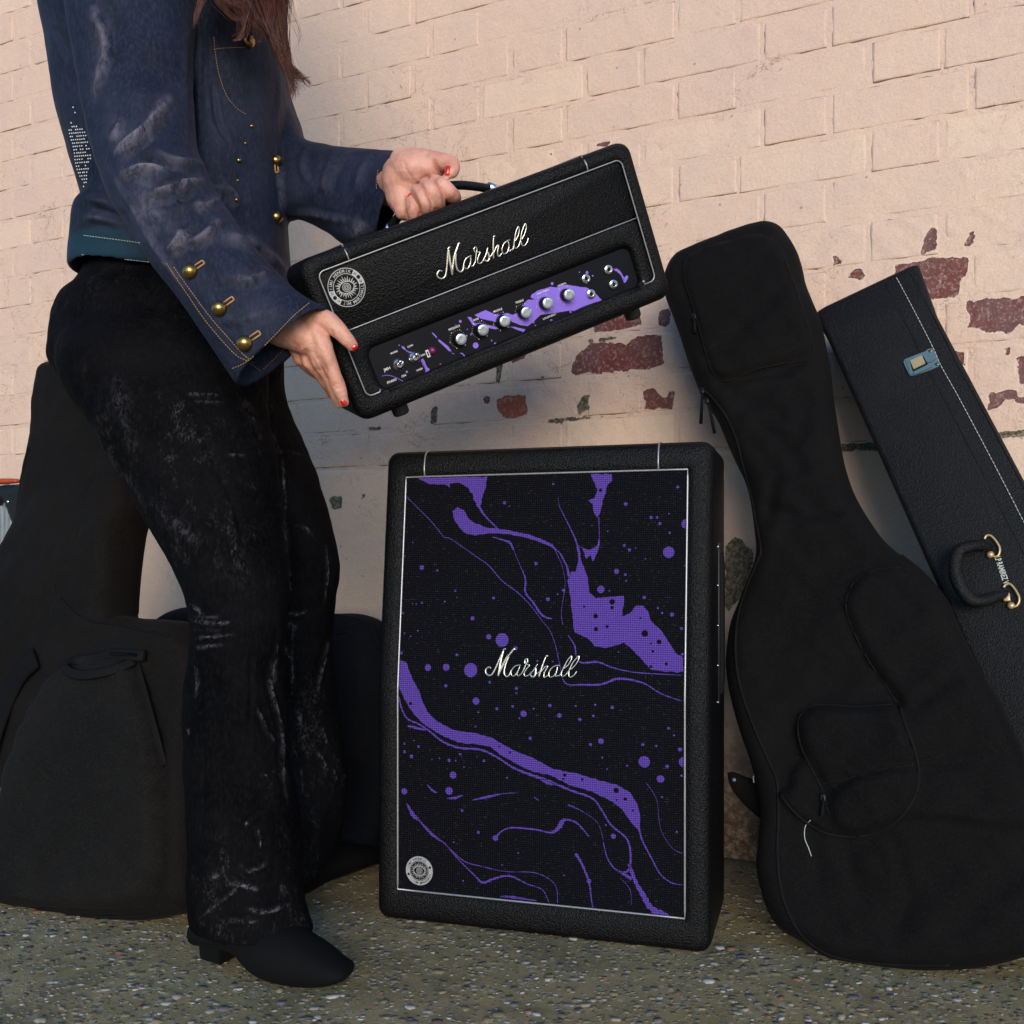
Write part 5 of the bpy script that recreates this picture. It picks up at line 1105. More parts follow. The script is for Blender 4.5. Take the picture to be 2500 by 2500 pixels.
u, z = SF.uv(38, 1226); V, Fc = sphere((u, -.020, z), .004, 8, 1, .6, 1); mk('rivet', V, Fc, M['chrome'], sc_)
#SECTION_PERSON

# ------------------------------------------------------------------ the person
def bake(V, Fc, voxel, sm=4, fac=.5):
    me = bpy.data.meshes.new('tmp'); me.from_pydata([tuple(v) for v in V], [], [tuple(f) for f in Fc]); me.update()
    o = bpy.data.objects.new('tmp', me); COL.objects.link(o)
    m = o.modifiers.new('r', 'REMESH'); m.mode = 'VOXEL'; m.voxel_size = voxel; m.use_smooth_shade = True
    if sm: s_ = o.modifiers.new('s', 'SMOOTH'); s_.iterations = sm; s_.factor = fac
    dg = bpy.context.evaluated_depsgraph_get(); r = bpy.data.meshes.new_from_object(o.evaluated_get(dg))
    bpy.data.objects.remove(o); bpy.data.meshes.remove(me); return r
def me_arr(me):
    n = len(me.vertices); a = np.empty(n*3); me.vertices.foreach_get('co', a); b = np.empty(n*3); me.vertex_normals.foreach_get('vector', b); return a.reshape(-1, 3), b.reshape(-1, 3)
def project(A): return CX+F*A[:, 0]/A[:, 1], CY-F*(A[:, 2]-CAMH)/A[:, 1]
def loft(st, n=36, sub=5, T=(0, 1, 0), pw=1.0, cap=True):
    """st: (xl,yl,xr,yr,depth,halfthickness) silhouettes read off the photograph, each a full elliptical section with real thickness"""
    S = cr(st, sub); rs = []; T = np.array(T, float)
    for s_ in S:
        a = np.array(P(s_[0], s_[1], s_[4])); b = np.array(P(s_[2], s_[3], s_[4])); c = (a+b)/2; w_ = (b-a)/2; ring = []
        for k in range(n):
            t = 2*math.pi*k/n; cc, ss = math.cos(t), math.sin(t)
            ring.append(c+w_*math.copysign(abs(cc)**pw, cc)+T*s_[5]*math.copysign(abs(ss)**pw, ss))
        rs.append(ring)
    return rings(rs, cap, cap)
def shrink(s_, k, dp=0): # a smaller section inside another
    xl, yl, xr, yr, d, t = s_; cx_, cy_ = (xl+xr)/2, (yl+yr)/2
    return (cx_+(xl-cx_)*k, cy_+(yl-cy_)*k, cx_+(xr-cx_)*k, cy_+(yr-cy_)*k, d, t*k)
def join(*gs):
    m = MB()
    for g in gs: m.add(*g)
    return m.V, m.F
def capsule(pts, seg=20, sub=4):
    """tapered chain through (px,py,depth,radius) with round ends"""
    S = cr(pts, sub); c = [P(*q[:3]) for q in S]; r = [q[3] for q in S]
    d0 = (c[0]-c[1]).normalized(); d1 = (c[-1]-c[-2]).normalized(); pre = []; post = []; rp = []; rq = []
    for a in (80, 60, 40, 20):
        a = math.radians(a); pre.append(c[0]+d0*r[0]*math.sin(a)); rp.append(max(r[0]*math.cos(a), 1e-4)); post.insert(0, c[-1]+d1*r[-1]*math.sin(a)); rq.insert(0, max(r[-1]*math.cos(a), 1e-4))
    return tube(pre+c+post, rp+r+rq, seg)
person = empty('person', Matrix.Translation(P(560, 2300, 1.45).to_2d().to_3d()))
tag(person, 'person in a navy velvet jacket and crushed black velvet flares lifting the amplifier head', 'person')
PI_ = person.matrix_world.inverted()
def pmesh(name, me, mat, smooth=True, parent=None):
    me.transform(PI_); me.name = name; me.materials.clear(); me.materials.append(M[mat])
    me.polygons.foreach_set('use_smooth', np.ones(len(me.polygons), bool)); o = bpy.data.objects.new(name, me); COL.objects.link(o); o.parent = parent or person; return o
def pgeo(name, V, Fc, mat, parent=None, smooth=True):
    V = [(PI_ @ Vector(v))[:] for v in V]; return mk(name, V, Fc, M[mat], parent or person, smooth)
def dline_t(U, Vv, pl):
    D = np.full(U.shape, 1e9); TT = np.zeros(U.shape); n = len(pl)-1
    for i, ((x1, y1), (x2, y2)) in enumerate(zip(pl[:-1], pl[1:])):
        dx, dy = x2-x1, y2-y1; L = dx*dx+dy*dy+1e-15
        t = np.clip(((U-x1)*dx+(Vv-y1)*dy)/L, 0, 1); d = np.hypot(U-x1-t*dx, Vv-y1-t*dy)
        k = d < D; D = np.where(k, d, D); TT = np.where(k, (i+t)/n, TT)
    return D, TT
WB = 1.7
def sculpt(me, ridges, seed, amp=.0022, fine=.0006, fr=(3, 9), extra=None):
    """cloth folds: raised or sunk ridges along lines, plus soft random rumple; wear is kept along raised pile"""
    A, N = me_arr(me); x, y = project(A); view = A-np.array([0, 0, CAMH]); view /= np.linalg.norm(view, axis=1)[:, None]
    fc = np.clip(-(N*view).sum(1)*1.6, 0, 1); h = waves(A, 10, fr[0], fr[1], seed)*amp+waves(A, 12, 14, 34, seed+1)*fine
    wear_sheen = np.zeros(len(A))
    for pts, wd, am, wr in ridges:
        q = cr(pts, 4); x0, x1, y0, y1 = q[:, 0].min()-wd*4, q[:, 0].max()+wd*4, q[:, 1].min()-wd*4, q[:, 1].max()+wd*4
        k = (x > x0) & (x < x1) & (y > y0) & (y < y1) & (fc > 0)
        if not k.any(): continue
        D, tt = dline_t(x[k], y[k], q); tp = np.clip(np.sin(np.pi*np.clip(tt, .0, 1.0)), 0, 1)**.8; nz = waves(A[k], 8, 12, 45, seed+7)*.5+.5; g = np.exp(-np.abs((D+nz*wd*.35)/(wd*WB))**1.5)*fc[k]*tp
        h[k] += (1.8 if WB > 1 else .8)*(am*g-am*.5*np.exp(-((D-wd*2.1)/(wd*1.3))**2)*fc[k]*tp); wear_sheen[k] = np.maximum(wear_sheen[k], wr*g)
    if extra is not None: h = h+extra(A, N, x, y)
    A = A+N*h[:, None]; me.vertices.foreach_set('co', A.ravel()); me.update()
    at = me.attributes.new('wear', 'FLOAT', 'POINT'); at.data.foreach_set('value', wear_sheen.astype(np.float32)); return me
J1 = (.3623, 100, 0); J2 = (.3106, 350, 550); J3 = (.3106, 650, 300)
# --- sleeves and torso
near = [(195, -330, 470, -330, 1.50, .075), (170, -200, 485, -190, 1.47, .085), (164, -60, 478, -60, 1.445, .075), (172, 60, 474, 60, 1.425, .068), (185, 150, 471, 160, 1.41, .064), (203, 225, 470, 240, 1.395, .062), (222, 330, 478, 345, 1.372, .060), (246, 430, 503, 405, 1.345, .058), (290, 525, 535, 480, 1.325, .055), (352, 614, 600, 570, 1.308, .052), (412, 699, 662, 650, 1.297, .050), (470, 783, 718, 704, 1.292, .049), (530, 870, 765, 733, 1.290, .049), (577, 938, 799, 752, 1.290, .049)]
inner = [shrink(near[-1], .88), shrink((560, 905, 785, 742, 1.291, .049), .80), shrink((520, 850, 752, 725, 1.292, .047), .66)]
g_near = loft(near+[near[-1]]*0+inner, 44, 5, pw=.92)
far = [(600, 60, 690, 60, 1.70, .07), (640, 170, 700, 200, 1.69, .072), (660, 260, 728, 300, 1.68, .07), (640, 420, 752, 347, 1.655, .066), (670, 528, 800, 358, 1.62, .062), (730, 530, 845, 366, 1.585, .058), (790, 562, 905, 371, 1.55, .055), (850, 600, 965, 371, 1.51, .052), (912, 588, 1003, 372, 1.47, .050)]
innf = [shrink(far[-1], .86), shrink((880, 590, 975, 385, 1.49, .05), .76), shrink((845, 570, 940, 395, 1.52, .045), .6)]
g_far = loft(far+innf, 40, 5, pw=.95)
torso = [(330, -330, 560, -330, 1.60, .09), (200, -250, 640, -250, 1.60, .17), (130, -120, 670, -140, 1.60, .205), (125, 0, 684, 0, 1.60, .20), (124, 72, 686, 72, 1.60, .19), (146, 180, 690, 180, 1.60, .175), (165, 290, 693, 290, 1.60, .165), (182, 390, 694, 390, 1.60, .155), (204, 455, 694, 450, 1.60, .150), (222, 505, 695, 505, 1.60, .148), (205, 538, 697, 545, 1.60, .155), (196, 590, 704, 640, 1.60, .150), (187, 628, 710, 700, 1.60, .138), (183, 660, 714, 735, 1.60, .134)]
inn_t = [shrink(torso[-1], .95), shrink((190, 610, 704, 670, 1.60, .140), .90)]
g_tor = loft(torso+inn_t, 64, 5, pw=.9)
jk = bake(*join(g_near, g_far, g_tor), .0031, 5)
rj = [(sc([(900, 820), (760, 900), (640, 1010), (560, 1060)], *J1), 11, -.0042, 0), (sc([(520, 1090), (700, 1080), (900, 1120), (1080, 1180)], *J1), 10, -.0045, 0), (sc([(560, 1290), (760, 1240), (960, 1190), (1100, 1170)], *J1), 9, -.0030, 0), (sc([(640, 1420), (820, 1370), (1000, 1330), (1160, 1270)], *J1), 9, -.0030, 0), (sc([(300, 500), (330, 650), (400, 820)], *J1), 14, -.003, 0), (sc([(360, 30), (372, 120), (420, 250), (425, 380), (365, 560), (342, 700)], *J1), 9, .0035, .55), (sc([(545, 780), (510, 870), (465, 955)], *J1), 8, .003, .5), (sc([(900, 640), (760, 790), (680, 900), (560, 980), (475, 1035)], *J1), 10, .0050, .85),
 (sc([(520, 1195), (640, 1150), (760, 1132), (860, 1140)], *J1), 8, .0050, .9), (sc([(735, 1315), (860, 1270), (1000, 1240), (1110, 1205)], *J1), 8, .0045, .7), (sc([(780, 1020), (850, 1070), (960, 1095), (1070, 1100), (1110, 1140)], *J1), 7, .0045, .25),
 (sc([(955, 1550), (920, 1620), (855, 1700)], *J1), 7, .004, .8), (sc([(975, 1630), (1100, 1590), (1220, 1470)], *J1), 9, .0045, .45), (sc([(660, 1150), (700, 1290), (730, 1420), (760, 1520), (800, 1620)], *J1), 26, .003, .40),
 (sc([(1030, 1380), (1110, 1395), (1190, 1340), (1230, 1310)], *J1), 7, .004, .45), (sc([(880, 1260), (960, 1330), (1040, 1290)], *J1), 9, -.004, 0), (sc([(420, 1090), (600, 1390), (830, 1750), (990, 1970)], *J1), 6, .0028, .25), (sc([(1210, 1230), (1290, 1300), (1330, 1400)], *J1), 8, .004, .25),
 (sc([(640, 420), (820, 500), (980, 620)], *J1), 26, -.004, 0), (sc([(450, 0), (500, 220), (470, 420)], *J1), 22, -.003, 0), (sc([(1200, 1560), (1330, 1600), (1480, 1680)], *J1), 10, .004, .3), (sc([(640, 380), (840, 440), (1000, 330)], *J2), 9, .004, .35), (sc([(820, 60), (960, 210), (1100, 340), (1180, 470)], *J2), 8, .0045, .3),
 (sc([(300, 30), (310, 120), (180, 220)], *J2), 9, .004, .7), (sc([(480, 470), (620, 500), (640, 460)], *J2), 14, -.002, 0), (sc([(560, 730), (700, 760), (900, 700), (1050, 640)], *J2), 10, .002, .15),
 (sc([(330, 160), (280, 330), (330, 480)], *J3), 7, .0035, .12), (sc([(560, 230), (480, 400), (460, 560)], *J3), 8, .004, .14), (sc([(700, 230), (560, 330), (430, 560)], *J3), 7, .003, .1), (sc([(840, 250), (740, 380), (700, 560)], *J3), 8, .003, .1), (sc([(170, 740), (330, 715), (520, 760), (720, 780)], *J3), 7, .003, .3), (sc([(780, 770), (720, 850), (690, 930)], *J3), 16, .002, .5),
 (sc([(1160, 560), (1180, 800), (1270, 980)], *J1), 5, -.003, 0), (sc([(1600, 420), (1590, 800), (1610, 1200), (1650, 1700)], *J1), 5, .003, .12), (sc([(1040, 200), (1020, 620), (1035, 1000)], *J1), 7, -.006, 0), (sc([(1150, 1260), (1260, 1290), (1330, 1370)], *J1), 8, .003, .2),
 (sc([(330, 1410), (440, 1440), (560, 1470)], *J1), 8, -.005, 0), (sc([(280, 1470), (380, 1460), (520, 1480)], *J1), 9, .004, .15), (sc([(300, 1330), (380, 1350), (460, 1360)], *J1), 7, .004, .1), (sc([(80, 180), (150, 280), (210, 420)], *J1), 9, -.004, 0)]
def jex(A, N, x, y):
    # double welt of the sleeve seam and the cuff hem
    q = sc([(190, 290), (330, 510), (480, 730), (640, 940), (800, 1070)], *J2); D = dline(x, y, cr(q, 5)); e = .0012*np.exp(-(D/10)**4)
    q2 = sc([(1310, 600), (1180, 720), (1000, 900), (830, 1070), (690, 1130)], *J2); D2 = dline(x, y, cr(q2, 4)); return e-.0010*np.exp(-(D2/3)**2)
jk = sculpt(jk, rj, 41, .0020, .0004, (2.5, 7), jex)
TJ, NJ = me_arr(jk); _x, _y = project(TJ); _yc = CY-(TJ[:, 2]-CAMH)*F/1.60; at = jk.attributes.new('band', 'FLOAT', 'POINT'); at.data.foreach_set('value', (sst((_yc-(610+(_x-190)*.14))/14)*sst((TJ[:, 1]-1.40)/.06)*sst((430-_x)/160)).astype(np.float32))  # teal of coloured light painted on the hem, fading rightwards
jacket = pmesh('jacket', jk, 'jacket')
bvh = BVHTree.FromPolygons([Vector(v) for v in TJ], [tuple(p.vertices) for p in jk.polygons])
def hit(x, y, b=None, default=1.45):
    C = Vector((0, 0, CAMH)); D = (P(x, y, 1.0)-C).normalized(); h = (b or bvh).ray_cast(C, D)
    if h[0] is None: p = P(x, y, default); return p, -D
    return h[0], h[1]
def brass(x, y, rpx, loop=None, name='button'):
    p, n = hit(x, y); r = rpx/F*p.y; n = (n*.35+(Vector((0, 0, CAMH))-p).normalized()*.65).normalized()
    V, Fc = sphere((0, 0, 0), r, 12); q = n.to_track_quat('Z', 'Y').to_matrix(); V = [p+n*r*.35+q @ Vector((v[0], v[1], v[2]*.78)) for v in V]
    b = pgeo(name, V, Fc, 'brass', jacket)
    if loop:
        m = MB()
        for s_ in (-1, 1):
            a = (x+loop[0]*.5-s_*loop[1]*.16, y+loop[1]*.5+s_*loop[0]*.16); c = (x+loop[0]*1.35-s_*loop[1]*.16, y+loop[1]*1.35+s_*loop[0]*.16)
            pa, pc = hit(*a)[0], hit(*c)[0]; k = Vector((0, -.0012, 0)); V, Fc = tube([pa+k, (pa+pc)/2+k*1.3, pc+k], .0011, 6); m.add(V, Fc)
        a = (x+loop[0]*1.35-loop[1]*.16, y+loop[1]*1.35+loop[0]*.16); c = (x+loop[0]*1.35+loop[1]*.16, y+loop[1]*1.35-loop[0]*.16); V, Fc = tube([hit(*a)[0]+k, hit(*c)[0]+k], .0011, 6); m.add(V, Fc)
        pgeo('buttonhole', m.V, m.F, 'thread', b)
for x, y, r, l in ((465, 663, 18.5, (24, -17)), (536, 753, 18.5, (25, -18)), (598, 838, 19.5, (27, -19)), (605, 102, 16, None), (674, 392, 12.5, (2, 22)), (675, 530, 14, None)): brass(x, y, r, l)
for x, y, r in ((614, 308, 4.2), (599, 350, 3.2), (583, 392, 6), (580, 441, 3.4), (577, 488, 4.4)): brass(x, y, r, None, 'stud')
def stitch(pts, mat='thread', ln=4.4, gap=2.6, r=.00050, name='stitching'):
    q = cr(pts, 6); L = np.concatenate([[0], np.cumsum(np.linalg.norm(q[1:]-q[:-1], axis=1))]); m = MB()
    for t in np.arange(0, L[-1]-ln, ln+gap):
        a = (np.interp(t, L, q[:, 0]), np.interp(t, L, q[:, 1])); c = (np.interp(t+ln, L, q[:, 0]), np.interp(t+ln, L, q[:, 1])); pa, pc = hit(*a)[0], hit(*c)[0]
        if (pa-pc).length > .02: continue
        k = Vector((0, -.0006, 0)); V, Fc = tube([pa+k, pc+k], r, 5); m.add(V, Fc)
    if m.V: tag(pgeo(name, m.V, m.F, mat, jacket), None, kind='stuff')
stitch(sc([(180, 300), (330, 520), (480, 740), (640, 930), (740, 1030), (820, 1070), (925, 1150)], *J2)); stitch(sc([(240, 330), (390, 540), (540, 740), (650, 865), (780, 1010), (880, 1090)], *J2)); stitch(sc([(1305, 610), (1180, 715), (1000, 900), (825, 1065), (690, 1130)], *J2))
stitch(sc([(1290, 790), (1180, 900), (1050, 1030), (930, 1145)], *J2), r=.0004)
stitch([(205, 575), (260, 582), (320, 590), (345, 594)], 'wthread', r=.0005); stitch([(200, 622), (250, 628), (300, 633), (365, 640)], 'wthread', r=.0005)
stitch(sc([(1165, 250), (1175, 350), (1200, 500), (1250, 640), (1320, 730), (1400, 780)], *J1), r=.0004); stitch(sc([(1165, 335), (1240, 325), (1400, 320)], *J1), r=.0004); stitch(sc([(880, 370), (865, 450), (868, 520)], *J3), r=.0004)
stitch([(420, 300), (300, 300)], r=.0003) if False else None
# beadwork on the back panel under the arm
m = MB(); g = np.random.default_rng(5)
rows = [(262, 180, 5), (275, 184, 3), (290, 180, 6), (300, 175, 12), (310, 172, 22), (318, 170, 40), (326, 171, 44), (334, 173, 44), (342, 175, 40), (350, 178, 42), (358, 180, 44), (366, 182, 46), (374, 183, 46), (382, 184, 44), (390, 185, 46), (398, 186, 40), (406, 188, 28), (414, 190, 32), (422, 192, 34), (430, 196, 30), (438, 202, 22), (446, 206, 14), (456, 206, 6)]
for y, x0, wd in rows:
    nn = max(1, int(wd/5.2)); 
    for k in range(nn):
        if g.uniform() < .14: continue
        x = x0+k*5.2+g.normal()*.4; p, n = hit(x, y-k*.4); r = .0011
        if p.y > 2: continue
        V, Fc = sphere(p+n*r*.5, r, 4); m.add(V, Fc)
tag(pgeo('beadwork', m.V, m.F, 'bead', jacket), None, kind='stuff')
# --- trousers
nleg = [(200, 720, 600, 720, 1.58, .09), (144, 860, 640, 840, 1.53, .112), (152, 930, 650, 930, 1.51, .105), (205, 1010, 655, 1010, 1.49, .098), (251, 1083, 665, 1080, 1.475, .092), (300, 1165, 676, 1160, 1.46, .086), (354, 1269, 695, 1260, 1.445, .080), (410, 1360, 702, 1350, 1.43, .074), (455, 1460, 706, 1460, 1.42, .070), (470, 1549, 700, 1549, 1.41, .068), (456, 1642, 692, 1640, 1.405, .068), (449, 1746, 694, 1746, 1.395, .070), (454, 1850, 708, 1850, 1.39, .073), (460, 1942, 722, 1942, 1.385, .076), (462, 2060, 732, 2060, 1.38, .079), (465, 2175, 742, 2178, 1.378, .070), (469, 2250, 762, 2268, 1.378, .066)]
nin = [shrink(nleg[-1], .93), shrink(nleg[-2], .86), shrink(nleg[-3], .7)]
fleg = [(400, 720, 685, 720, 1.62, .09), (440, 860, 688, 860, 1.65, .105), (500, 960, 694, 970, 1.66, .10), (560, 1097, 745, 1097, 1.665, .092), (590, 1176, 773, 1176, 1.665, .085), (620, 1302, 809, 1302, 1.665, .078), (640, 1358, 826, 1358, 1.665, .074), (650, 1410, 829, 1409, 1.665, .070), (650, 1474, 818, 1474, 1.665, .066), (638, 1560, 811, 1560, 1.665, .064), (632, 1640, 815, 1640, 1.66, .064), (628, 1746, 827, 1746, 1.655, .066), (630, 1844, 842, 1844, 1.65, .068), (630, 1942, 844, 1942, 1.645, .070), (632, 2041, 833, 2041, 1.64, .072), (638, 2125, 796, 2125, 1.635, .074), (648, 2212, 728, 2200, 1.63, .070)]
fin = [shrink(fleg[-1], .9), shrink(fleg[-2], .8)]
pelv = [(240, 560, 680, 560, 1.60, .095), (215, 650, 688, 650, 1.60, .105), (185, 705, 690, 705, 1.60, .118), (154, 745, 692, 745, 1.60, .140), (140, 830, 690, 830, 1.60, .155), (142, 900, 684, 900, 1.60, .155), (190, 970, 664, 970, 1.60, .13), (300, 1010, 640, 1010, 1.60, .09)]
tr = bake(*join(loft(nleg+nin, 44, 5, pw=.95), loft(fleg+fin, 40, 5, pw=.95), loft(pelv, 48, 5)), .0029, 5)
T1 = (.4658, 0, 850); T2 = (.4917, 0, 1500)
rt = [(sc(q, *s), wd, am, wr) for s, q, wd, am, wr in [  # trouser folds, with pale sheen streaks painted along the creases
 (T1, [(985, 1425), (1100, 1440), (1215, 1438)], 5, .005, .7), (T1, [(985, 1400), (1090, 1410), (1160, 1408)], 4, .004, .35), (T1, [(1000, 1475), (1090, 1475), (1150, 1482)], 4, .004, .35), (T1, [(1020, 1520), (1120, 1512), (1225, 1500)], 5, .005, .7), (T1, [(1010, 1575), (1090, 1562), (1180, 1555)], 5, .004, .5), (T1, [(990, 1340), (1040, 1380), (1060, 1400)], 7, .003, .35),
 (T1, [(980, 235), (1060, 242), (1150, 245)], 4, .004, .5), (T1, [(1010, 275), (1100, 280), (1180, 285)], 4, .003, .25), (T1, [(1440, 545), (1520, 545), (1600, 562)], 4, .004, .3), (T1, [(1180, 560), (1240, 562), (1290, 565)], 4, .003, .3), (T1, [(1540, 930), (1600, 940), (1640, 990)], 4, .003, .3),
 (T1, [(1400, 350), (1470, 560), (1490, 760), (1500, 980), (1520, 1200), (1525, 1320)], 5, .004, .45), (T1, [(1505, 1385), (1560, 1395), (1610, 1378)], 4, .004, .6), (T1, [(1510, 1440), (1545, 1460), (1530, 1480)], 7, .003, .5), (T1, [(1700, 1010), (1720, 1180), (1700, 1350)], 4, .003, .35),
 (T1, [(480, 380), (560, 540), (700, 740), (780, 850)], 8, .003, .25), (T1, [(1000, 290), (1100, 550), (1240, 880), (1320, 1250)], 8, -.004, 0), (T1, [(760, 800), (900, 900), (1060, 1040)], 26, .003, .16), (T1, [(600, 120), (640, 320), (700, 560)], 28, .002, .12), (T1, [(1340, 150), (1420, 330), (1440, 480)], 20, .002, .15), (T1, [(1250, 220), (1320, 360), (1380, 500)], 18, .002, .14),
 (T2, [(1400, 60), (1370, 230), (1340, 350), (1375, 480), (1400, 620), (1400, 780), (1425, 940)], 5, .005, .60), (T2, [(1380, 200), (1345, 380)], 10, .003, .45), (T2, [(1275, 460), (1320, 570), (1365, 640)], 5, .004, .35), (T2, [(1410, 155), (1430, 200), (1445, 225)], 5, .004, .6), (T2, [(1455, 80), (1450, 280), (1452, 400)], 4, .003, .35),
 (T2, [(1480, 470), (1490, 520), (1500, 560)], 6, .004, .5), (T2, [(1570, 680), (1600, 720), (1620, 770)], 6, .004, .6), (T2, [(1600, 560), (1625, 660)], 5, .003, .4), (T2, [(1650, 760), (1668, 830)], 4, .003, .3), (T2, [(1495, 760), (1505, 890)], 4, .003, .35), (T2, [(1640, 100), (1610, 240), (1570, 400)], 5, .004, .35),
 (T2, [(1215, 1290), (1280, 1270), (1335, 1238)], 5, .005, .7), (T2, [(1030, 1315), (1100, 1295)], 9, .003, .45), (T2, [(1120, 1345), (1200, 1350), (1290, 1375)], 6, .005, .65), (T2, [(1000, 1500), (1080, 1440), (1150, 1390), (1180, 1350)], 5, .005, .45), (T2, [(1220, 1465), (1330, 1480), (1450, 1438)], 6, .005, .65), (T2, [(1110, 1530), (1190, 1527), (1275, 1532)], 4, .004, .65), (T2, [(1390, 1350), (1430, 1380)], 8, .003, .4),
 (T2, [(1215, 1030), (1235, 1040)], 6, .003, .6), (T2, [(1280, 1065), (1305, 1165)], 4, .003, .5), (T2, [(1290, 795), (1320, 800)], 4, .003, .4), (T2, [(960, 200), (970, 330), (960, 420)], 5, .003, .3), (T2, [(925, 560), (940, 600)], 5, .003, .35), (T2, [(1245, 200), (1240, 560)], 5, -.004, 0), (T2, [(1010, 640), (1000, 1100)], 14, -.004, 0), (T2, [(1120, 300), (1130, 900)], 16, .003, .0), (T2, [(1560, 900), (1540, 1200)], 9, -.004, 0)]]
WB = .62
tr = sculpt(tr, rt, 61, .0022, .0006, (2.5, 8)); trousers = pmesh('trousers', tr, 'trousers')
# --- boots: block heel and rounded toe
def boot(label, near_):
    b = empty('boot'); b.parent = person; b.matrix_parent_inverse = Matrix.Identity(4)
    return b
up = [(505, 2180, 700, 2180, 1.375, .040), (478, 2240, 640, 2250, 1.378, .040), (470, 2278, 660, 2290, 1.375, .040)]
foot_a = [(478, 2240, 487, 2300, 1.392, .028), (520, 2228, 530, 2306, 1.385, .036), (575, 2225, 588, 2322, 1.372, .037), (640, 2240, 622, 2366, 1.355, .038), (700, 2258, 672, 2392, 1.342, .042), (752, 2284, 735, 2402, 1.330, .040), (795, 2314, 788, 2404, 1.322, .036), (830, 2340, 826, 2399, 1.316, .028), (852, 2354, 850, 2388, 1.313, .022), (860, 2368, 859, 2376, 1.312, .006)]
ft = bake(*join(loft(foot_a, 28, 5, T=(.25, .97, 0), pw=.9), loft(up, 28, 4)), .003, 4); ft = sculpt(ft, [], 71, .0008, .0002); boot1 = pmesh('boot', ft, 'suede')
def block(name, q_top, q_bot, parent, mat='suede'):
    V = [P(*p) for p in q_top]+[P(*p) for p in q_bot]; n = len(q_top)
    bm = bmesh.new(); vs = [bm.verts.new(v) for v in V]; bm.faces.new(vs[:n]); bm.faces.new(vs[n:][::-1])
    for i in range(n): bm.faces.new([vs[i], vs[i+n], vs[(i+1) % n+n], vs[(i+1) % n]])
    bmesh.ops.recalc_face_normals(bm, faces=bm.faces[:]); bmesh.ops.bevel(bm, geom=bm.edges[:], offset=.0018, segments=2, affect='EDGES'); bm.verts.index_update()
    V = [v.co[:] for v in bm.verts]; Fc = [tuple(v.index for v in f.verts) for f in bm.faces]; bm.free(); return pgeo(name, V, Fc, mat, parent, False)
block('heel', [(482, 2285, 1.40), (534, 2300, 1.355), (588, 2300, 1.375), (540, 2285, 1.42)], [(487, 2341.5, 1.401), (536, 2358, 1.377), (578, 2336, 1.410), (530, 2322, 1.430)], boot1)
sole = cr([(588, 2326, 1.372, .004), (625, 2369, 1.352, .004), (675, 2394, 1.340, .004), (737, 2404, 1.329, .004), (790, 2406.5, 1.321, .004), (828, 2401, 1.315, .003), (852, 2388, 1.313, .002)], 5)
V, Fc = tube([P(*q[:3]) for q in sole], [q[3]*.55 for q in sole], 8); pgeo('sole', V, Fc, 'rubber', boot1)
foot_b = [(690, 2120, 700, 2190, 1.66, .036), (740, 2095, 745, 2175, 1.70, .038), (790, 2070, 795, 2148, 1.745, .040), (850, 2065, 850, 2128, 1.79, .041), (905, 2068, 905, 2108, 1.83, .037), (950, 2072, 950, 2094, 1.86, .025)]
fb = bake(*loft(foot_b, 26, 5, T=(-.5, .86, 0)), .0035, 4); fb = sculpt(fb, [], 73, .0008, .0002); boot2 = pmesh('boot', fb, 'suede')
V, Fc = tube([P(x, y, d) for x, y, d in ((715, 2190, 1.665), (760, 2174, 1.69), (800, 2150, 1.735), (850, 2133, 1.775), (905, 2112, 1.82), (945, 2098, 1.85))], .0022, 8); pgeo('sole', V, Fc, 'chrome' if False else 'rubber', boot2)
# --- hands
def cap(*p): return capsule(p)
nh = join(cap((690, 800, 1.315, .026), (728, 812, 1.312, .025), (760, 830, 1.31, .022)),
 cap((748, 775, 1.305, .013), (775, 815, 1.300, .0135), (798, 872, 1.302, .0118)), cap((738, 785, 1.312, .013), (760, 830, 1.308, .013), (781, 884, 1.310, .0112)),
 cap((725, 800, 1.320, .012), (745, 835, 1.320, .012), (758, 884, 1.322, .0108)), cap((712, 815, 1.328, .011), (722, 845, 1.330, .011), (735, 876, 1.334, .0100)),
 cap((798, 872, 1.302, .0116), (812, 905, 1.303, .0098), (826, 940, 1.306, .0092), (834, 963, 1.310, .0080), (840, 982, 1.315, .0062)),
 cap((781, 884, 1.310, .0110), (800, 915, 1.318, .0095), (818, 955, 1.330, .0088), (828, 985, 1.345, .0070)),
 cap((758, 884, 1.322, .0105), (780, 912, 1.335, .0090), (800, 940, 1.350, .0082), (810, 962, 1.366, .0065)),
 cap((735, 876, 1.334, .0098), (757, 899, 1.352, .0085), (775, 915, 1.372, .0070)),
 cap((762, 782, 1.302, .0150), (795, 782, 1.297, .0135), (822, 802, 1.294, .0118), (845, 826, 1.294, .0098), (860, 843, 1.297, .0078)))
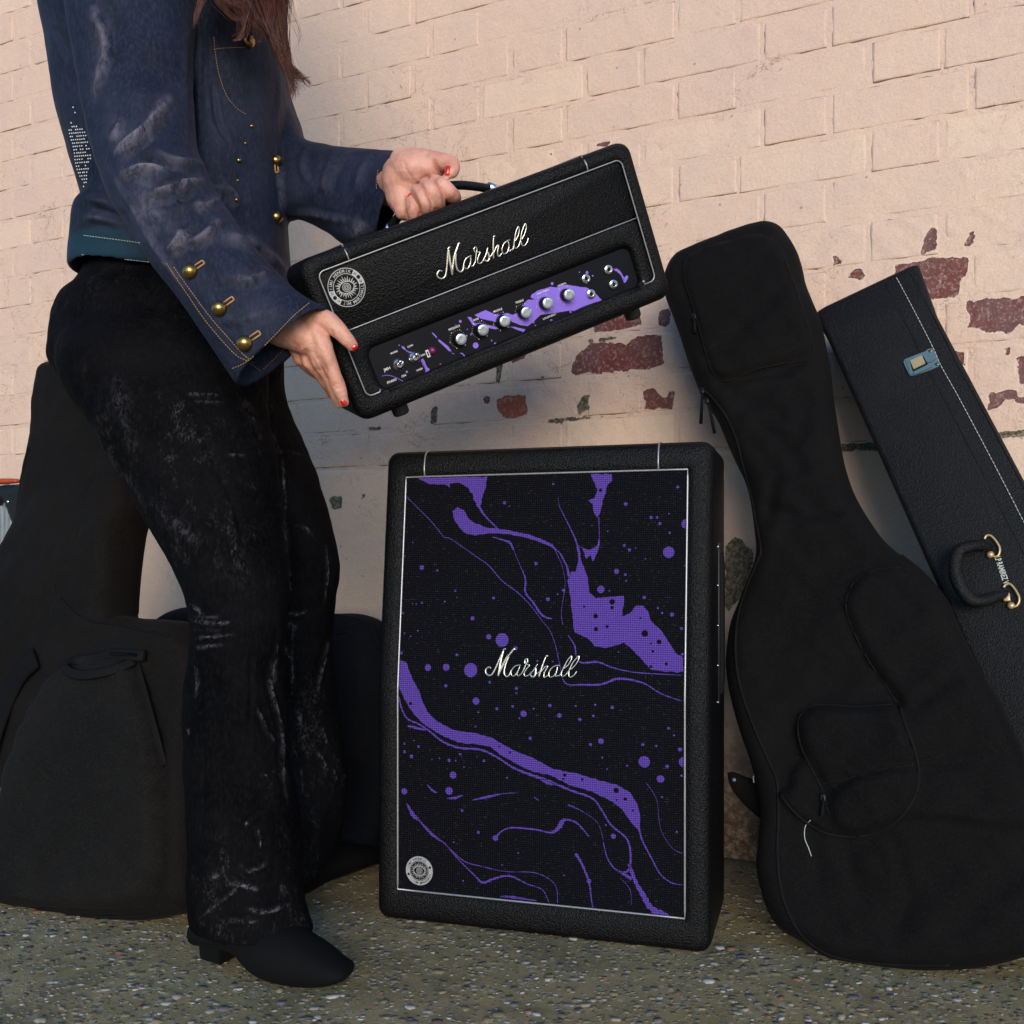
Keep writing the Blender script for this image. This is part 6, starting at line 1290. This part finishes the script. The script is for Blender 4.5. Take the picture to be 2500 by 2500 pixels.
fh = join(cap((930, 458, 1.492, .025), (962, 455, 1.46, .027), (985, 442, 1.418, .030)), cap((975, 425, 1.435, .025), (1003, 415, 1.405, .028), (1040, 415, 1.395, .022), (1075, 400, 1.388, .0135)),
 cap((980, 455, 1.425, .026), (982, 490, 1.41, .021), (985, 515, 1.405, .013)), cap((1000, 450, 1.412, .024), (1030, 470, 1.41, .020), (1070, 480, 1.41, .016)), cap((985, 395, 1.415, .020), (1030, 392, 1.40, .016), (1070, 394, 1.39, .013)),
 cap((1058, 398, 1.387, .0140), (1085, 396, 1.380, .0122), (1103, 402, 1.374, .0108), (1104, 418, 1.368, .0095), (1097, 424, 1.366, .0072)),
 cap((1105, 490, 1.425, .011), (1107, 482, 1.395, .0112), (1101, 474, 1.374, .0108), (1083, 454, 1.366, .0102), (1064, 441, 1.376, .0088)),
 cap((1072, 512, 1.42, .010), (1070, 505, 1.385, .0104), (1066, 488, 1.363, .0100), (1052, 462, 1.356, .0094), (1038, 449, 1.368, .0082)),
 cap((1045, 528, 1.415, .0095), (1044, 520, 1.380, .0096), (1040, 504, 1.360, .0094), (1028, 480, 1.355, .0088), (1015, 464, 1.366, .0075)),
 cap((1012, 540, 1.41, .0085), (1011, 536, 1.382, .0088), (1010, 522, 1.366, .0086), (1005, 502, 1.362, .0078), (1000, 486, 1.372, .0062)))
hm1 = bake(*nh, .0018, 5, .45); hm2 = bake(*fh, .0018, 4, .45)
core = join(capsule([(300, -200, 1.50, .055), (300, 60, 1.42, .045), (350, 380, 1.355, .040), (460, 560, 1.315, .034), (640, 720, 1.305, .028), (715, 805, 1.312, .024)]),
 capsule([(560, -150, 1.70, .05), (625, 120, 1.69, .040), (668, 330, 1.68, .034), (715, 450, 1.64, .034), (820, 462, 1.57, .030), (930, 458, 1.49, .025)]),
 capsule([(430, -230, 1.60, .07), (410, 0, 1.60, .12), (430, 300, 1.60, .115), (440, 560, 1.60, .11), (420, 820, 1.60, .12)]),
 capsule([(320, -180, 1.50, .06), (430, -230, 1.60, .075), (560, -160, 1.69, .06)]), capsule([(440, -220, 1.60, .055), (450, -380, 1.60, .052)]),
 capsule([(450, -430, 1.60, .078), (462, -500, 1.60, .095), (455, -570, 1.60, .090)]), capsule([(520, -400, 1.60, .040), (545, -430, 1.60, .030), (560, -470, 1.60, .030), (575, -480, 1.60, .012)]),
 capsule([(390, 820, 1.52, .075), (520, 1250, 1.44, .05), (590, 1800, 1.39, .04), (560, 2220, 1.375, .03)]), capsule([(500, 820, 1.64, .07), (730, 1380, 1.665, .045), (740, 1800, 1.65, .035), (730, 2120, 1.68, .028)]))
cm = bake(*core, .006, 3)
Vb = []; Fb = []
for q in (hm1, hm2, cm):
    A, _ = me_arr(q); n0 = len(Vb); Vb += A.tolist(); Fb += [tuple(i+n0 for i in p.vertices) for p in q.polygons]
bmesh_ = bpy.data.meshes.new('body'); bmesh_.from_pydata(Vb, [], Fb); bmesh_.update()
A, N = me_arr(bmesh_); x, y = project(A); h = waves(A, 10, 30, 70, 5)*.00025; cre_ = np.zeros(len(A))
view = A-np.array([0, 0, CAMH]); view /= np.linalg.norm(view, axis=1)[:, None]; fc = np.clip(-(N*view).sum(1)*1.6, 0, 1)
H1 = (.15528, 680, 750); H2 = (.18116, 900, 350)
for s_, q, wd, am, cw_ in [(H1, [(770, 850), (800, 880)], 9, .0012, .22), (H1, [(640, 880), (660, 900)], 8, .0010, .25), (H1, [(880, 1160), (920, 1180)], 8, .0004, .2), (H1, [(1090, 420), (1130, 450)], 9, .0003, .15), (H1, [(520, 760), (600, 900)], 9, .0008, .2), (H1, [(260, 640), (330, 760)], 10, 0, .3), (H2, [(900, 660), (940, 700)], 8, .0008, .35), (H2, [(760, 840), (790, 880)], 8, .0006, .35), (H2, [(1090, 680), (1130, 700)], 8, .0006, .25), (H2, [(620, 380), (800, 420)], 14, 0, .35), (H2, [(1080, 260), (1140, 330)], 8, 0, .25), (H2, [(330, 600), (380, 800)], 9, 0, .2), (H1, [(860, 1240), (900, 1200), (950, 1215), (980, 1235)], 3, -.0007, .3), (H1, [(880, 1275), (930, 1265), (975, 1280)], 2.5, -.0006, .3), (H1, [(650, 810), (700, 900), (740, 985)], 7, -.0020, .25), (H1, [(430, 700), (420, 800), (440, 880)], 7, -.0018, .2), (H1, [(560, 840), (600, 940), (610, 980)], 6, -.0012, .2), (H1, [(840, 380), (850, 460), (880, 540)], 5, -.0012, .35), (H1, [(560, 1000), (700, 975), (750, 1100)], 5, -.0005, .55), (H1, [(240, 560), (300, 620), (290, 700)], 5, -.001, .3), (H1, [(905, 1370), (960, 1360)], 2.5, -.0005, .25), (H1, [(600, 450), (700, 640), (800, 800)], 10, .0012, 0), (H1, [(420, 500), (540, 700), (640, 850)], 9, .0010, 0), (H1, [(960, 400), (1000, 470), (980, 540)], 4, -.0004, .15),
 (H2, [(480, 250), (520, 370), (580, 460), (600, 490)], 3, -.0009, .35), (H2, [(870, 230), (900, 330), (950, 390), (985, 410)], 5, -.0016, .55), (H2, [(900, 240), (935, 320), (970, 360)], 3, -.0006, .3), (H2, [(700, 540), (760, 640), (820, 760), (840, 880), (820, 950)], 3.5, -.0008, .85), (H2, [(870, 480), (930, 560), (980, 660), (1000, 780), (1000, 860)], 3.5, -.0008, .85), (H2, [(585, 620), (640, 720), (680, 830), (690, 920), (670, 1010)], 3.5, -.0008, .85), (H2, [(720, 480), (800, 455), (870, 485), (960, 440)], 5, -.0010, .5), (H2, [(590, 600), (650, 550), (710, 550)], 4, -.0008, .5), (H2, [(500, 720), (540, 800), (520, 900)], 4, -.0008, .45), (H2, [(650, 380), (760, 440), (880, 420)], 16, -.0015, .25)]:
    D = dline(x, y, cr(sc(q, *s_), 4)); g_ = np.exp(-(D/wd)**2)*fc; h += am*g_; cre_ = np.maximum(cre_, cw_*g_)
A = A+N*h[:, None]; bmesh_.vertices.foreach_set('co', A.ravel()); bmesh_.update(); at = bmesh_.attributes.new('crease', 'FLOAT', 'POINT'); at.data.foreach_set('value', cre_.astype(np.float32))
bb = BVHTree.FromPolygons([Vector(v) for v in A], Fb)
body = pmesh('body', bmesh_, 'skin')
def nail(x, y, rx, ry, ang, lift=.0006, tip=None):
    p, n = hit(x, y, bb); n = (n*.7+(Vector((0, 0, CAMH))-p).normalized()*.3).normalized(); sc2 = p.y/F
    a = math.radians(ang); ux = Vector((math.cos(a), 0, math.sin(a))); ux = (ux-n*ux.dot(n)).normalized(); uy = n.cross(ux); V = []; Fc = []
    R_, S_ = 6, 20; V.append(p+n*(lift+.0012))
    for i in range(1, R_+1):
        f_ = i/R_
        for k in range(S_):
            t = 2*math.pi*k/S_; cx_, sx_ = math.cos(t), math.sin(t); q = p+ux*rx*sc2*f_*math.copysign(abs(cx_)**.8, cx_)+uy*ry*sc2*f_*math.copysign(abs(sx_)**.8, sx_)+n*(lift+.0012-(.0030*f_*f_*abs(sx_)**2+.0012*f_*f_))
            V.append(q)
    for k in range(S_): Fc.append((0, 1+k, 1+(k+1) % S_))
    for i in range(R_-1):
        for k in range(S_): Fc.append((1+i*S_+k, 1+(i+1)*S_+k, 1+(i+1)*S_+(k+1) % S_, 1+i*S_+(k+1) % S_))
    return pgeo('fingernail', V, Fc, 'nail', body)
nail(866, 848, 8, 9.5, 40); nail(839, 983, 8, 8.5, -60, .001); nail(1093, 416, 12, 9, 80); nail(1000, 477, 6, 6.5, 70, .001)
# --- hair hanging over the chest
def hair(name, guides, n, r, spread, seed):
    g = np.random.default_rng(seed); m = MB(); G = [cr(q, 4) for q in guides]
    for i in range(n):
        a = G[g.integers(len(G))]; b = G[g.integers(len(G))]; t = g.uniform(0, 1); mlen = min(len(a), len(b)); c = a[:mlen]*(1-t)+b[:mlen]*t if g.uniform() < spread[1] else a[:mlen].copy()
        k = np.linspace(0, 1, mlen); dx, dz = g.normal()*spread[0], g.normal()*.012; c[:, 0] += dx*(1-.35*k)+np.sin(k*g.uniform(4, 9)+g.uniform(0, 6))*g.uniform(1, 5); c[:, 2] += dz
        e = int(mlen*g.uniform(.72, 1.0)); c = c[:max(4, e)]; rr = np.linspace(r, r*.35, len(c)); V, Fc = tube([P(*q) for q in c], rr, 3, caps=False); m.add(V, Fc)
    return tag(pgeo(name, m.V, m.F, 'hair'), None, kind='stuff')
hair('hair', [[(560, -590, 1.50), (610, -480, 1.47), (640, -300, 1.45), (655, -120, 1.42), (660, 0, 1.41), (672, 90, 1.41), (690, 160, 1.42), (715, 190, 1.42), (762, 186, 1.42)], [(520, -600, 1.50), (575, -480, 1.48), (610, -300, 1.45), (620, -120, 1.42), (640, 0, 1.41), (665, 90, 1.41), (695, 150, 1.42), (735, 185, 1.42), (758, 212, 1.42)],
 [(500, -600, 1.50), (550, -480, 1.49), (580, -300, 1.46), (600, -120, 1.42), (630, 0, 1.40), (662, 80, 1.40), (690, 150, 1.41), (710, 205, 1.41), (716, 250, 1.42)], [(540, -590, 1.50), (620, -470, 1.48), (660, -300, 1.46), (672, -120, 1.43), (682, 0, 1.42), (690, 80, 1.42), (700, 140, 1.42), (712, 200, 1.42), (715, 255, 1.42)], [(560, -580, 1.51), (640, -440, 1.49), (690, -200, 1.45), (695, -60, 1.44), (696, 0, 1.43), (692, 60, 1.43), (694, 120, 1.43), (705, 170, 1.43), (728, 225, 1.43)]], 620, .00062, (7, .8), 3)
hair('hair', [[(500, -600, 1.50), (440, -610, 1.485), (385, -540, 1.48), (370, -430, 1.48), (385, -300, 1.46), (420, -170, 1.44)], [(470, -610, 1.60), (400, -610, 1.60), (335, -540, 1.60), (325, -430, 1.60), (345, -300, 1.55), (380, -200, 1.47)], [(520, -600, 1.50), (500, -570, 1.475), (480, -480, 1.475), (490, -350, 1.46), (520, -150, 1.41)], [(520, -600, 1.51), (560, -560, 1.49), (585, -450, 1.485), (600, -300, 1.46), (610, -150, 1.42)], [(480, -612, 1.65), (400, -600, 1.70), (360, -520, 1.71), (350, -400, 1.70), (370, -260, 1.68)]], 900, .0008, (16, .95), 9)
hair('hair', [[(520, -300, 1.42), (515, -150, 1.40), (505, -60, 1.39), (490, 0, 1.39), (478, 40, 1.39), (474, 75, 1.39)], [(540, -300, 1.42), (528, -150, 1.40), (515, -60, 1.39), (500, -10, 1.39), (485, 30, 1.39), (477, 62, 1.39)]], 90, .0006, (4, .9), 4)
hair('hair', [[(520, -300, 1.41), (530, -150, 1.40), (540, -50, 1.40), (555, 5, 1.40), (590, 20, 1.40), (596, 60, 1.40), (588, 92, 1.40), (565, 102, 1.40)], [(560, -300, 1.41), (570, -150, 1.40), (590, -50, 1.40), (605, 0, 1.40), (612, 30, 1.40), (600, 70, 1.40), (590, 90, 1.40), (570, 100, 1.40)], [(500, -300, 1.42), (505, -150, 1.40), (515, -60, 1.40), (530, 0, 1.40), (560, 35, 1.40), (580, 50, 1.40), (600, 40, 1.40), (610, 20, 1.40)], [(600, -300, 1.42), (600, -150, 1.40), (600, -60, 1.40), (605, 0, 1.40), (625, 40, 1.40), (650, 70, 1.40), (668, 95, 1.40), (680, 110, 1.40)]], 420, .0006, (8, .8), 5)
hair('hair', [[(700, -200, 1.45), (705, -60, 1.44), (720, 30, 1.43), (735, 80, 1.43), (728, 110, 1.43), (712, 140, 1.43)], [(690, -200, 1.45), (696, -60, 1.44), (704, 20, 1.43), (722, 70, 1.43), (738, 105, 1.43), (745, 125, 1.43)]], 10, .0003, (3, .5), 6)
